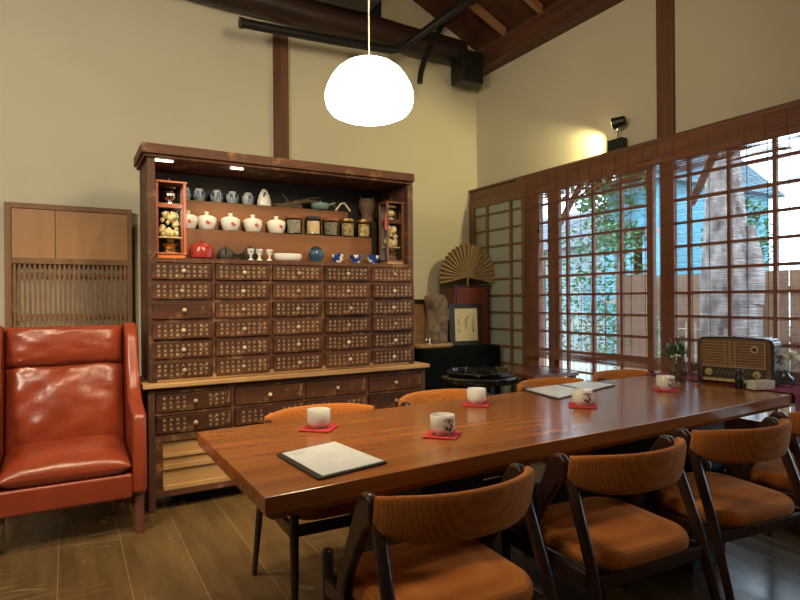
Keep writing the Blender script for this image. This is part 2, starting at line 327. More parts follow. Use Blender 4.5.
MB().box(3.17, 3.41, 4.30, 4.50, 3.235, 3.53).build('trim_8', m_black, kind='structure', bevel=.015)

# window lattice: sashes with glass, behind the blind
ZR = [1.247+.154*k for k in range(-7, 7)]
def sash(n, y0, y1, muntins, st=.05, glass=True, x=3.52):
    f = MB(); f.box(x-.018, x+.018, y0, y0+st, .1, 2.20); f.box(x-.018, x+.018, y1-st, y1, .1, 2.20); f.box(x-.018, x+.018, y0+st, y1-st, .1, .47); f.box(x-.018, x+.018, y0+st, y1-st, 2.13, 2.20)
    for y in muntins: f.box(x-.012, x+.012, y-.011, y+.011, .14, 2.13)
    for z in ZR: f.box(x-.009, x+.014, y0+st, y1-st, z-.009, z+.009)
    w = f.build('window_%d' % n, m_lat, kind='structure')
    g = MB(); g.box(x+.002, x+.005, y0+.01, y1-.01, .1, 2.18); g.build('window_glass', m_pane, w)
sash(1, 2.574, 3.577, [3.37, 3.105, 2.845])
sash(2, 1.25, 2.515, [2.313, 2.05, 1.786, 1.52], .1)
sash(3, .35, 1.24, [.98, .7], .05)
sash(4, 3.475, 3.74, [], .045, x=3.54)
f = MB(); f.box(3.50, 3.56, 3.69, 3.83, .1, 2.2); f.box(3.50, 3.70, .30, .36, 0, 2.27); f.box(3.55, 3.70, 4.30, 4.36, 0, 2.27); f.box(3.55, 3.70, .3, 4.30, 2.2, 2.27); f.box(3.55, 3.72, .3, 3.76, .40, .44); f.build('trim_9', m_lat, kind='structure')
# sliding door with grey panes in the corner
f = MB(); x = 3.475
f.box(x-.02, x+.02, 4.53, 4.605, .05, 2.17); f.box(x-.02, x+.02, 3.81, 3.85, .05, 2.17); f.box(x-.02, x+.02, 3.85, 4.53, 2.10, 2.17); f.box(x-.02, x+.02, 3.85, 4.53, .05, .2)
for y in (4.34, 4.0): f.box(x-.015, x+.012, y-.015, y+.015, .2, 2.1)
for z in ZR: f.box(x-.012, x+.012, 3.85, 4.53, z-.009, z+.009)
d = f.build('door_1', m_shojiw, kind='structure'); MB().box(x+.002, x+.01, 3.83, 4.56, .1, 2.12).build('door_pane', m_frost, d)

# ------------------------------------------------------------------ bamboo blind
bl = thing('bamboo_blind', 'long reddish brown bamboo slat blind hanging over the lattice windows', 'blind', (3.44, 2.1, 2.27))
def slats(y0, y1, z0, z1, x, pitch, h, name, amp=.0, cords=True, ph=0):
    s = MB(); z = z0; i = 0; ys = [y0+(y1-y0)*k/24 for k in range(25)]
    while z < z1:
        top = []; 
        j = .0012*random.uniform(-1, 1)
        R4 = [[], [], [], []]
        for y in ys:
            dz = amp*sin(y*2.3+ph+z*1.3)+amp*.6*sin(y*5.1+ph*2+z*9); dx = .004*sin(y*3+z*5)
            for q, (a, c_) in enumerate(((-.0008, 0), (.0008, 0), (.0008, h), (-.0008, h))): R4[q].append((x+a+dx-3.44, y-2.1, z+j+c_+dz-2.27))
        n = len(ys); base = len(s.v)
        for rr_ in R4: s.v += rr_
        for k in range(n-1):
            for q in range(4): s.f.append([base+q*n+k, base+q*n+k+1, base+((q+1) % 4)*n+k+1, base+((q+1) % 4)*n+k])
        z += pitch; i += 1
    return s.build(name, m_blind, bl)
slats(.25, 3.795, .735, 2.16, 3.462, .0072, .0034, 'slat_sheet')
slats(.25, 3.80, .715, .80, 3.452, .0068, .0054, 'bottom_fold', .004)
slats(.25, 3.875, 2.10, 2.265, 3.436, .0066, .0046, 'valance', .006)
slats(.25, 3.80, 2.02, 2.12, 3.450, .0068, .0040, 'upper_fold', .014)
s = MB()
y = .3
while y < 3.8: s.box(.0165, .0185, y-2.1, y-2.0970, .735-2.27, -.02); s.box(-.0085, -.0065, y-2.1, y-2.0970, 2.10-2.27, -.02); y += .115
s.build('cords', M('brown_cord', (.09, .035, .02), .8), bl)
s = MB(); s.tube([(.008, 3.63-2.1, -.2), (.006, 3.632-2.1, -.62)], .002, 6); s.lathe([(.002, 0), (.009, .004), (.011, .02), (.004, .045)], (.006, 3.63-2.1, -.5), 10); s.build('pull_cord', M('dark_cord', (.05, .02, .012), .8), bl)
MB().box(-.006, .014, .22-2.1, 3.89-2.1, -.012, -.001).build('head_rail', m_trim, bl)

# ------------------------------------------------------------------ spot lamp on the trim
t = thing('clamp_spotlight', 'small black and chrome spotlight standing on the window trim', 'lamp', (3.50, 2.86, 2.29))
MB().box(-.03, .03, -.06, .07, .001, .088).build('base_box', m_black, t, bevel=.003)
MB().tube([(-.02, -.02, .085), (-.02, -.02, .145)], .006, 8).tube([(-.02, -.02, .14), (-.03, -.012, .19)], .005, 8).build('arm', m_chrome, t, smooth=True)
h = MB(); d = Vector((-.35, .9, -.12)).normalized(); c0 = Vector((-.03, -.03, .20))
h.tube([c0-d*.055, c0-d*.05, c0+d*.0, c0+d*.035], [.022, .032, .038, .044], 20); h.build('lamp_head', m_black, t, smooth=True)
MB().tube([c0+d*.0355, c0+d*.037], [.038, .038], 20).build('bulb_face', M('lit_bulb', (1, 1, 1), .3, emit=(1, .85, .5), estr=12), t)

# ------------------------------------------------------------------ pipes and dark fittings above
b = MB(); b.tube([(1.10, 4.2, 3.235), (1.14, 4.2, 3.238), (1.8, 4.2, 3.265), (2.36, 4.2, 3.30), (2.45, 4.19, 3.33), (2.54, 4.15, 3.40), (2.72, 4.03, 3.55), (2.93, 3.9, 3.71), (3.06, 3.85, 3.80)], [.042, .035, .035, .035, .035, .035, .036, .038, .038], 16)
tag(b.build('pipe', m_black, smooth=True), 'long black iron pipe running below the log beam and bending up', 'pipe')
b = MB(); b.tube([(2.575, 4.1, 3.03), (2.585, 4.1, 3.12), (2.62, 4.1, 3.22), (2.70, 4.13, 3.38), (2.83, 4.16, 3.58), (2.96, 4.18, 3.74), (3.0, 4.18, 3.80)], [.024, .024, .024, .024, .026, .026, .026], 12)
tag(b.build('pipe', m_black, smooth=True), 'shorter curved black pipe hanging down beside the pendant lamp', 'pipe')
t = thing('ceiling_projector_shelf', 'flat black box hanging above the log beam behind the lamp cord', 'hanging box', (2.0, 3.9, 3.62))
MB().box(-.45, .12, -.35, .25, -.10, .0).build('box_body', m_black, t, bevel=.02)
MB().box(-.30, -.26, -.02, .02, .0, 1.0).build('hanger_rod', m_black, t); MB().box(.0, .04, -.02, .02, .0, .85).build('hanger_rod', m_black, t)

# ------------------------------------------------------------------ pendant lamp
t = thing('pendant_lamp', 'glowing white opal glass mushroom pendant lamp above the dining table', 'lamp', (.973, 1.9, 1.886))
lamp_root = t
prof = [(.001, .0), (.07, .002), (.11, .008), (.140, .022), (.157, .044), (.163, .07), (.162, .095), (.153, .122), (.138, .150), (.118, .176), (.092, .196), (.066, .208), (.042, .213), (.001, .215)]
MB().lathe(prof, n=48).build('lamp_shade', m_shade, t, smooth=True)
MB().lathe([(.034, .210), (.034, .220), (.012, .226), (.006, .234)], n=20).build('cap', m_cord, t, smooth=True)
pl = spot('pendant_bulb', (.973, 1.9, 1.875), (.973, 1.9, 0), 34, (1, .82, .55), 165, .6, .12)
MB().tube([(0, 0, .228), (0, 0, zc(.973)-1.886-.002)], .0028, 8).build('cord', m_cord, t)

# ------------------------------------------------------------------ dining table
t = thing('dining_table', 'long reddish brown slab dining table with cups, menus and a radio', 'table')
A = [(.421, 1.408), (3.50, 1.525), (3.46, 2.375), (.418, 2.248)]
tb = MB(); tp = []
def edge(p, q, n, am):
    for k in range(n):
        u = k/n; x = p[0]+(q[0]-p[0])*u; y = p[1]+(q[1]-p[1])*u; tp.append((x, y+am*sin(u*9)*sin(u*pi)))
edge(A[0], A[1], 26, .006); edge(A[1], A[2], 1, 0); edge(A[2], A[3], 26, .005); edge(A[3], A[0], 1, 0)
cx_, cy_ = 1.95, 1.88
tb.loft([[(cx_+(x-cx_)*.985, cy_+(y-cy_)*.965, .665) for x, y in tp], [(x, y, .685) for x, y in tp], [(x, y, .73) for x, y in tp]])
tb.build('tabletop', m_table, t, bevel=.002)
for x in (1.10, 2.50): MB().box(x-.125, x+.125, 1.56, 2.12, 0, .664).build('leg', m_black, t, bevel=.004)
MB().box(1.226, 2.374, 1.82, 1.87, .30, .42).build('stretcher', m_black, t, bevel=.004)

# ------------------------------------------------------------------ chairs
def make_chair(label):
    t = thing('dining_chair', label, 'chair', group='orange fabric dining chairs round the table')
    # seat
    o = rrect(.475, .44, .11, 8, 0, .0, .455)
    MB().pad(o, .392, .447, .027, .018).build('seat', m_fab, t, smooth=True)
    # curved back
    rings = []; nu = 26
    for i in range(nu+1):
        u = -1+2*i/nu; a = abs(u)
        cx = .258*u; cy = -.205+.115*a**2.4+.0
        if a > .94: cx = .258*u - .01*(a-.94)/.06*(1 if u > 0 else -1)
        tz = .746-.012*a**4; bz = .615+.045*a**6
        th = .017*(1-.45*max(0, (a-.93)/.07)**2)
        tan = Vector((.258, .115*2.6*a**1.6*(1 if u > 0 else -1), 0)).normalized(); nrm = Vector((-tan.y, tan.x, 0))
        ring = []
        for k in range(16):
            ph = 2*pi*k/16; c_, s_ = cos(ph), sin(ph); pw = .45
            hx = (abs(c_)**.9)*(1 if c_ > 0 else -1)*th; hz = (abs(s_)**pw)*(1 if s_ > 0 else -1)
            z = (tz+bz)/2+hz*(tz-bz)/2; lean = -(z-.62)*.16
            ring.append(Vector((cx, cy+lean, z))+nrm*hx)
        rings.append(ring)
    MB().loft(rings).build('backrest', m_fab, t, smooth=True)
    for sx in (-1, 1):
        MB().tube([(sx*.238, -.085, .69), (sx*.240, -.108, .64), (sx*.246, -.185, .44), (sx*.252, -.31, .0)], [.015, .018, .018, .011], 12).build('rear_leg', m_walnut, t, smooth=True)
        MB().prism([(-.10, .715), (-.08, .732), (-.045, .728), (-.015, .69), (.045, .575), (.11, .45), (.12, .40), (.07, .40), (.055, .45), (-.015, .565), (-.065, .635), (-.10, .65)], 0, sx*.247-.014, sx*.247+.014).build('arm', m_walnut, t, bevel=.009, seg=3, smooth=True)
        MB().tube([(sx*.238, .225, .478), (sx*.238, .225, .47), (sx*.238, .225, .36), (sx*.238, .228, .0)], [.011, .0175, .0175, .011], 12).build('front_leg', m_walnut, t, smooth=True)
        MB().box(sx*.243-.011, sx*.243+.011, -.215, .215, .352, .398).build('side_rail', m_walnut, t, bevel=.004)
    MB().box(-.225, .225, .212, .234, .355, .395).build('cross_rail', m_walnut, t, bevel=.004); MB().box(-.23, .23, -.212, -.190, .355, .395).build('cross_rail', m_walnut, t, bevel=.004)
    return t
ch = make_chair('orange plaid dining chair nearest the viewer, below the near menu'); ch.location = (.905, 1.375, 0); ch.rotation_euler.z = 0
dup(ch, (1.59, 1.375, 0), -.05, 'orange plaid dining chair on the near side, second from the left')
dup(ch, (2.23, 1.37, 0), -.12, 'orange plaid dining chair on the near side, third from the left')
dup(ch, (2.86, 1.385, 0), 0, 'orange plaid dining chair on the near side, farthest right and cut by the frame')
dup(ch, (.955, 2.235, 0), pi-.03, 'orange plaid dining chair across the table in front of the drawers, behind the plain cup')
dup(ch, (1.64, 2.30, 0), pi, 'orange plaid dining chair across the table in front of the black velvet cloth')
dup(ch, (2.42, 2.33, 0), pi, 'orange plaid dining chair across the table behind the open far menu')
dup(ch, (3.06, 2.36, 0), pi, 'orange plaid dining chair across the table beside the potted plant')

# ------------------------------------------------------------------ cups, coasters, menus
def decal(mb, polys, r, n_sub=5):
    for pl in polys:
        vs = [(r*cos(a), r*sin(a), z) for a, z in pl]; mb.add(vs, [list(range(len(vs)))])
    return mb
def blob(a0, z0, ra, rz, n=14, ph=0, k=3, am=.2):
    return [(a0+ra*(1+am*sin(k*2*pi*i/n+ph))*cos(2*pi*i/n), z0+rz*(1+am*sin(k*2*pi*i/n+ph))*sin(2*pi*i/n)) for i in range(n)]
def cup(x, y, label, marks, rot=0):
    t = thing('tea_cup', label, 'cup', (x, y, .7365), rot, 'tea cups on coasters')
    MB().lathe([(.028, 0), (.030, .003), (.031, .007), (.040, .013), (.0435, .020), (.0445, .035), (.0445, .067), (.043, .069), (.041, .066), (.0405, .03), (.036, .018), (.001, .014)], n=40).build('cup_body', m_white, t, smooth=True)
    if marks:
        a = -2.0
        q = MB(); decal(q, [blob(a+.02, .055, .34, .005, 18, 1, 4, .3), blob(a+.34, .047, .26, .013, 16, 0, 3, .3), blob(a+.45, .03, .17, .008, 16, 2, 3, .3)], .0449); q.build('brown_motif', m_brmark, t)
        q = MB(); decal(q, [blob(a-.08, .028, .13, .006, 14, 0, 5, .25), blob(a+.2, .022, .14, .006, 14, 1, 5, .25), blob(a+.55, .052, .05, .007, 10, 0, 3, .3), blob(a-.28, .036, .05, .003, 10)], .0451); q.build('black_motif', m_blkmark, t)
    return t
def coaster(x, y, rz, label):
    o = MB().box(-.060, .060, -.060, .060, 0, .005).build('coaster', m_coaster, bevel=.002); o.location = (x, y, .7312); o.rotation_euler.z = rz
    return tag(o, label, 'coaster', 'red square coasters')
for x, y, rz, mk, l, cl in ((.825, 2.055, .85, 0, 'plain white cup behind the near menu', 'red square coaster under the cup behind the near menu'),
        (1.163, 1.718, .75, 1, 'white cup with brown and black motif in the middle of the near table', 'red coaster nearest the viewer, under the motif cup'),
        (1.632, 2.13, .8, 0, 'plain white cup in front of the far chair by the velvet cloth', 'red coaster under the plain cup nearest the black velvet'),
        (2.01, 1.845, .8, 1, 'white cup with brown motif right of the far menu', 'red coaster under the motif cup beside the far menu'),
        (2.72, 1.93, .8, 1, 'small cream cup beside the glass bottles and runner', 'dark red coaster under the cup near the runner')):
    cup(x, y, l, mk, (0 if mk else 2.2)+(.25 if x < 1.3 and mk else 0)); coaster(x, y, rz, cl)
def menu(pts, label, faint):
    cx = sum(p[0] for p in pts)/4; cy = sum(p[1] for p in pts)/4
    t = thing('menu', label, 'menu', (cx, cy, .7312), 0, 'menus on the table')
    q = [(p[0]-cx, p[1]-cy) for p in pts]
    MB().loft([[(x, y, z) for x, y in q] for z in (0, .006)]).build('cover', m_menublk, t, bevel=.001)
    MB().loft([[(x*.91+.006, y*.93, z) for x, y in q] for z in (.006, .0075)]).build('page', m_paper, t)
    e = Vector(q[1])-Vector(q[0]); g = Vector(q[3])-Vector(q[0]); o = Vector(q[0]); m = MB()
    cells = [(.90-.05*k, .12+.03*j) for k in range(2) for j in range(9)]+[(.62-.10*k, .42+.045*j) for k in range(3) for j in range(5)]
    for u0, v0 in cells:
        u1 = u0-.018; v1 = v0+.016
        c = [o+e*a+g*b_ for a, b_ in ((1-u0, v0), (1-u1, v0), (1-u1, v1), (1-u0, v1))]
        m.add([(p_.x*.9, p_.y*.9, .0077) for p_ in c], [(0, 1, 2, 3)])
    m.build('print', m_ink, t)
menu([(.566, 1.769), (.587, 1.463), (.821, 1.508), (.787, 1.824)], 'near menu, white page in black cover at the left end of the table', 1)
menu([(2.09, 2.33), (2.034, 2.02), (2.33, 2.10), (2.36, 2.35)], 'far menu page lying by the back edge beside the cup', 1)
menu([(2.37, 2.35), (2.34, 2.10), (2.62, 2.17), (2.60, 2.36)], 'darker half of the far menu lying to the right of its white page', 1)

# runner over the right end
rn = MB(); prof = []
r0 = [(3.17, 1.49), (3.17, 2.40)]
xs = [3.13, 3.44]
ring = []
def rz_(v):
    return v
path = [(1.497, .50), (1.498, .60), (1.50, .70), (1.503, .728), (1.515, .7345), (1.7, .7345), (1.95, .7345), (2.2, .7345), (2.375, .7345), (2.392, .728), (2.395, .68), (2.396, .55)]
vs = []; fs = []
for i, (y, z) in enumerate(path):
    xo = .07*(y-1.5)*-.0
    vs += [(3.135, y, z), (3.455, y+.012 if y < 1.6 else y, z), ]
rn2 = MB()
for off in (0, .0025):
    pass
rings = []
for i, (y, z) in enumerate(path):
    a = path[max(i-1, 0)]; b_ = path[min(i+1, len(path)-1)]; tv = Vector((b_[0]-a[0], b_[1]-a[1])).normalized(); nv = Vector((-tv.y, tv.x))*.0022
    xl = 3.12+.045*min(max((y-1.5)/.8, 0), 1); rings.append([(xl, y, z), (3.46, y, z), (3.46, y+nv.x, z+nv.y), (xl, y+nv.x, z+nv.y)])
rn2.loft(rings); tag(rn2.build('table_runner', m_runner), 'burgundy cloth runner across the far right end of the table', 'table runner')

# ------------------------------------------------------------------ radio
t = thing('vintage_radio', 'vintage wooden valve radio with ivory grille on the burgundy runner', 'radio', (3.245, 1.848, .738), -pi/2+.205)
# local: x along width, -y front ; width .385, height .25, depth .13
w, hgt, dp = .192, .262, .068
def arch(w_, h_, r_, z0=0, n=8, bow=.008):
    pts = [(-w_+.01, z0), (w_-.01, z0), (w_, z0+.01)]
    for k in range(n+1): a = radians(90*k/n); pts.append((w_-r_+r_*cos(a), z0+h_-r_+r_*sin(a)-bow))
    pts.append((0, z0+h_))
    for k in range(n+1): a = radians(90+90*k/n); pts.append((-w_+r_+r_*cos(a), z0+h_-r_+r_*sin(a)-bow))
    pts.append((-w_, z0+.01)); return pts
MB().prism(arch(w, hgt, .035), 1, -dp, dp).build('case', m_radio, t, bevel=.006)
MB().prism(arch(w-.014, hgt-.024, .025, .012), 1, -dp-.004, -dp+.002).build('front_frame', wood('radio_front_wood', (.17, .085, .04), (.1, .05, .025), 0, .3), t, bevel=.002)
MB().box(-.158, .150, -dp-.006, -dp, .098, .236).build('grille_cloth', m_radiof, t)
b = MB()
for k in range(9): b.box(-.158, .150, -dp-.012, -dp-.006, .103+.0158*k, .107+.0158*k)
b.box(-.165, .16, -dp-.013, -dp-.004, .090, .098); b.box(.150, .158, -dp-.013, -dp-.004, .098, .236); m_bar = M('brown_grille_bars', (.36, .21, .10), .4); b.build('grille_bars', m_bar, t, bevel=.001)
b = MB()
for x in (-.04, -.015, .01): b.box(x-.003, x+.003, -dp-.015, -dp-.006, .098, .236)
b.build('upright_bars', m_bar, t)
MB().tube([(.105, -dp-.016, .195), (.105, -dp-.008, .195)], .019, 20).build('emblem', m_ivory, t); MB().tube([(.105, -dp-.018, .195), (.105, -dp-.0155, .195)], .011, 16).build('emblem_eye', m_dial, t)
MB().box(-.158, .158, -dp-.007, -dp, .032, .088).build('dial', m_dial, t)
b = MB()
for k in range(26): b.box(-.09+.007*k, -.088+.007*k, -dp-.0085, -dp-.007, .05+.01*(k % 3), .056+.01*(k % 3))
b.build('dial_marks', m_ivory, t)
for x in (-.125, .115):
    k_ = MB().tube([(x, -dp-.022, .060), (x, -dp-.007, .060)], [.018, .021], 20).build('knob', m_ivory, t, smooth=True); MB().tube([(x, -dp-.025, .060), (x, -dp-.0225, .060)], .009, 16).build('knob_cap', m_brass, k_)
b = MB()
for k in range(7): b.box(-.155+.037*k, -.121+.037*k, -dp-.016, -dp, .012, .026)
b.build('keys', m_ivory, t, bevel=.002)
for x in (-.15, .15): MB().box(x-.015, x+.015, -.04, .04, -.0005, .006).build('foot', m_black, t)

# flowers, bottles, box, plant
def lf(mb, p, d, l, w_):
    p = Vector(p); d = Vector(d).normalized(); s_ = d.cross(Vector((0, 0, 1))).normalized()*w_; u = Vector((0, 0, 1))*w_*.3
    mb.add([p, p+d*l*.4+s_, p+d*l, p+d*l*.4-s_, p+d*l*.45-u], [(0, 1, 4), (1, 2, 4), (2, 3, 4), (3, 0, 4)])
t = thing('flower_vase', 'round clear glass bud vase of white flowers beside the radio', 'vase', (3.36, 1.655, .7372))
MB().lathe([(.02, 0), (.032, .008), (.037, .025), (.033, .043), (.018, .055), (.0125, .066), (.0125, .085), (.017, .092), (.0155, .092), (.011, .083), (.011, .066), (.016, .055), (.030, .043), (.034, .025), (.028, .01), (.001, .006)], n=28).build('vase_glass', m_clear, t, smooth=True)
for k, (dx, dy, dz) in enumerate(((-.015, .05, .17), (.01, .015, .15), (.02, -.03, .155), (.0, -.065, .14), (-.03, .02, .13), (.0, -.02, .175))):
    b = MB()
    for j in range(9):
        a = j*2.4; b.ball((dx+.018*cos(a)*(j % 3)/2, dy+.018*sin(a)*(j % 3)/2, dz+.006*sin(j*1.7)), .014, 6, .55)
    f_ = b.build('flower', m_petal, t, smooth=True); MB().tube([(0, 0, .04), (dx*.4, dy*.4, .09), (dx, dy, dz)], .0014, 6).build('stem', m_leaf, f_)
t = thing('sauce_bottle', 'small black bottle with round cap in front of the radio', 'bottle', (3.055, 1.735, .7365), group=None)
MB().lathe([(.019, 0), (.021, .003), (.021, .055), (.017, .062), (.013, .068), (.013, .072)], n=24).build('bottle_body', M('black_bottle', (.015, .012, .012), .15), t, smooth=True)
MB().lathe([(.017, .072), (.018, .076), (.018, .10), (.014, .106), (.001, .107)], n=24).build('cap', m_lidk, t, smooth=True)
t = thing('sugar_box', 'cream coloured low box with brown dots beside the black bottle', 'box', (3.135, 1.672, .7365), -.33)
MB().box(-.062, .062, -.03, .03, 0, .045).build('box_body', m_cream, t, bevel=.003)
b = MB()
for x, z in ((-.045, .012), (-.02, .033), (.012, .012), (.03, .034), (.052, .01)): b.tube([(x, -.0306, z), (x, -.0302, z)], .0035, 10)
b.build('dots', m_brmark, t)
t = thing('potted_plant', 'small leafy green plant in a rough brown wooden pot', 'plant', (3.19, 2.19, .7375))
MB().lathe([(.036, 0), (.038, .004), (.043, .06), (.046, .115), (.041, .115), (.038, .105), (.001, .10)], n=24).build('pot', M('rough_wood_pot', (.20, .12, .07), .8, var=.6, vscale=25, bump=.6, bscale=40), t, smooth=True)
b = MB(); random.seed(3)
for k in range(150):
    a = random.uniform(0, 2*pi); el = random.uniform(-.3, 1.3); r_ = random.uniform(.01, .07); p_ = (r_*cos(a), r_*sin(a), .115+random.uniform(0, .11-r_)); lf(b, p_, (cos(a)*cos(el), sin(a)*cos(el), sin(el)), random.uniform(.025, .05), .008)
b.build('leaves', m_leaf, t)
b = MB(); b.ball((-.035, -.03, .135), .015, 8, .6); b.ball((-.045, -.005, .125), .012, 8, .6); b.build('white_blossom', m_petal, t, smooth=True)
for (x, y, hh, l) in ((2.99, 2.03, .15, 'tall clear glass water bottle left of the radio, nearer the plant'), (3.035, 1.955, .145, 'tall clear glass water bottle touching the radio side')):
    t = thing('glass_bottle', l, 'bottle', (x, y, .7315 if x < 3.1 else .737))
    MB().lathe([(.026, 0), (.029, .004), (.029, hh*.55), (.022, hh*.8), (.019, hh), (.017, hh), (.02, hh*.8), (.0265, hh*.55), (.0265, .01), (.001, .008)], n=24).build('bottle_glass', m_clear, t, smooth=True)
    MB().lathe([(.031, 0), (.031, .012), (.0295, .012), (.0295, .001)], n=20).build('metal_base', m_chrome, t, smooth=True)

# ------------------------------------------------------------------ armchair
t = chair_root = thing('wing_armchair', 'red leather wingback armchair beside the drawer cabinet', 'armchair', (-.005, 3.275, 0))
for sx in (-1, 1):
    side = [(.0, .225), (.0, .625), (.02, .655), (.10, .672), (.24, .70), (.33, .76), (.385, .88), (.43, 1.02), (.49, 1.10), (.56, 1.125), (.64, 1.12), (.70, 1.09), (.72, 1.0), (.68, .5), (.66, .225)]
    if sx > 0: x0, x1 = .293, .362
    else: x0, x1 = -.362, -.293
    MB().prism(side, 0, x0, x1).build('wing_side', m_leather, t, bevel=.022, seg=5, smooth=True)
    MB().tube([(sx*.328, .055, .23), (sx*.328, .05, .0)], [.026, .02], 4).build('leg', m_legred, t, bevel=.003)
    MB().tube([(sx*.32, .60, .23), (sx*.32, .66, .0)], [.026, .02], 4).build('leg', m_legred, t, bevel=.003)
MB().box(-.294, .294, .012, .64, .205, .335).build('seat_frame', m_leather, t, bevel=.015, seg=4, smooth=True)
def cushion(w_, d_, h_, name, mtx, puff=.03, amp=.006, seed=0):
    b = MB(); n = 26; m_ = 20; 
    def pt(u, v, top):
        e = (1-abs(u)**6)*(1-abs(v)**6); ed = max(e, 0)**.5
        z = (h_/2)*ed+puff*(1-u*u)*(1-v*v)
        r_ = 1-.02*(1-ed)
        z += amp*noise.noise((u*3.2+seed, v*7, seed))*ed if top else 0
        return mtx @ Vector((u*w_/2*r_, v*d_/2*r_, z if top else -(h_/2)*ed))
    grid = []
    import itertools
    for top in (1, 0):
        base = len(b.v)
        for i in range(n+1):
            for j in range(m_+1):
                u = sin(pi/2*(-1+2*i/n)*.999); v = sin(pi/2*(-1+2*j/m_)*.999); b.v.append(tuple(pt(u, v, top)))
        for i in range(n):
            for j in range(m_): b.f.append([base+i*(m_+1)+j, base+(i+1)*(m_+1)+j, base+(i+1)*(m_+1)+j+1, base+i*(m_+1)+j+1])
    return b.build(name, m_leather, t, smooth=True, weld=True)
cushion(.585, .60, .13, 'seat_cushion', Matrix.Translation((0, .30, .395)) @ Matrix.Rotation(.06, 4, 'X'), .022, .008, 2)
Rb = Matrix.Translation((0, .575, .655)) @ Matrix.Rotation(radians(90-14), 4, 'X')
cushion(.59, .50, .12, 'back_cushion', Matrix.Translation((0, .555, .655)) @ Matrix.Rotation(radians(76), 4, 'X'), .03, .028, 5)
cushion(.59, .235, .13, 'head_cushion', Matrix.Translation((0, .615, .995)) @ Matrix.Rotation(radians(80), 4, 'X'), .018, .012, 9)
MB().prism([(.56, .33), (.60, .32), (.70, .60), (.72, 1.08), (.66, 1.10), (.62, .60)], 0, -.294, .294).build('back_shell', m_leather, t, bevel=.012, smooth=True)

chair_root.scale = (1, .87, .975)

# ------------------------------------------------------------------ slatted screen leaning on the wall
t = thing('slatted_wooden_screen', 'tall wooden door panel with vertical slats behind the armchair', 'screen', (.02, 4.54, 0))
H = 1.875; x0, x1 = -.372, .385
MB().box(x0, x0+.04, -.018, .018, 0, H).box(x1-.032, x1, -.018, .018, 0, H).box(x0+.04, x1-.032, -.018, .018, H-.035, H).box(x0+.04, x1-.032, -.018, .018, 0, .09).box(x0+.04, x1-.032, -.016, .016, 1.475, 1.515).box(x0+.04, x1-.032, -.016, .016, .62, .66).build('frame', m_screen, t, bevel=.002)
MB().box(x0+.04, -.088, -.006, .006, 1.515, H-.035).box(-.084, x1-.032, -.006, .006, 1.515, H-.035).build('top_panel', m_screenp, t)
b = MB(); n = 24
for k in range(n):
    x = x0+.04+(k+.5)*(x1-x0-.072)/n; b.box(x-.0075, x+.0075, -.006, .006, .09, 1.476)
b.box(x0+.04, x1-.032, .008, .014, 1.40, 1.42); b.box(x0+.04, x1-.032, .008, .014, 1.12, 1.14); b.build('slats', m_screen, t)

# ------------------------------------------------------------------ apothecary cabinets
HERBS = '當歸川芎白芍熟地甘草黃耆人參茯苓白朮桂枝麻黃杏仁半夏陳皮枳實厚朴大黃黃連黃芩黃柏柴胡升麻葛根細辛乾薑附子肉桂丁香木香砂仁豆蔻山藥山楂麥芽神麴五味天麻防風荊芥薄荷菊花金銀連翹'
GL = {}
def glyph(ch_):
    if ch_ not in GL:
        cu = bpy.data.curves.new('glyph', 'FONT'); o = bpy.data.objects.new('glyph', cu); C.objects.link(o); cu.size = .0185; cu.resolution_u = 1; cu.align_x = 'CENTER'; cu.align_y = 'CENTER'; cu.body = ch_
        bpy.context.view_layer.update(); me = bpy.data.meshes.new_from_object(o.evaluated_get(bpy.context.evaluated_depsgraph_get())); bpy.data.objects.remove(o)
        GL[ch_] = ([v.co.copy() for v in me.vertices], [list(p.vertices) for p in me.polygons])
    return GL[ch_]
def lettering(seed, cols=9, rows=3, w_=.30, h_=.078):
    rnd = random.Random(seed); b = MB()
    for r_ in range(rows):
        for c in range(cols):
            if cols == 9 and c == 4 and r_ == 1: continue
            if cols == 10 and 3 < c < 7 and seed == 20: continue
            vs, fs = glyph(HERBS[rnd.randrange(len(HERBS))])
            x = (c+.5-cols/2)*w_/cols+rnd.uniform(-.0012, .0012); z = (rows/2-r_-.5)*h_/rows+rnd.uniform(-.001, .001)
            b.add([(x+v.x, 0, z+v.y) for v in vs], fs)
    me = bpy.data.meshes.new('lettering'); me.from_pydata(b.v, [], b.f); me.materials.append(m_gilt); return me
LET = [lettering(i) for i in range(6)]; LETW = lettering(20, 10, 3, .37, .08); LETS = lettering(21, 3, 3, .10, .07)
MK = MB().lathe([(.005, 0), (.006, .006), (.0125, .012), (.0135, .018), (.009, .024), (.001, .026)], n=14)
def knobmesh():
    o = MK.build('knob', m_knob, smooth=True); me = o.data; me.transform(Matrix.Rotation(pi/2, 4, 'X')); bpy.data.objects.remove(o); return me
KM = knobmesh()
def child(name, me, parent, loc):
    o = bpy.data.objects.new(name, me); C.objects.link(o); o.parent = parent; o.location = loc; return o
def drawer(parent, xc, zc_, w_, h_, y, let=True, out=0, knob=True, mat=None, lm=None, proto={}):
    key = (round(w_, 3), round(h_, 3), id(mat))
    if key not in proto:
        b = MB(); b.box(-w_/2, w_/2, -.008, .16, -h_/2, h_/2); o = b.build('drawer', mat or m_drawer, parent, bevel=.003); proto[key] = o
    else: o = proto[key].copy(); C.objects.link(o); o.parent = parent
    o.location = (xc, y-out, zc_)
    if lm or let: child('lettering', lm or LET[random.randrange(6)], o, (0, -.0088, 0))
    if knob: child('knob', KM, o, (random.uniform(-.006, .006), -.008, random.uniform(-.003, .003)))
    return o
up = thing('apothecary_cabinet', 'dark antique apothecary cabinet with open display shelf and thirty lettered drawers', 'cabinet', (1.295, 3.61, .748))
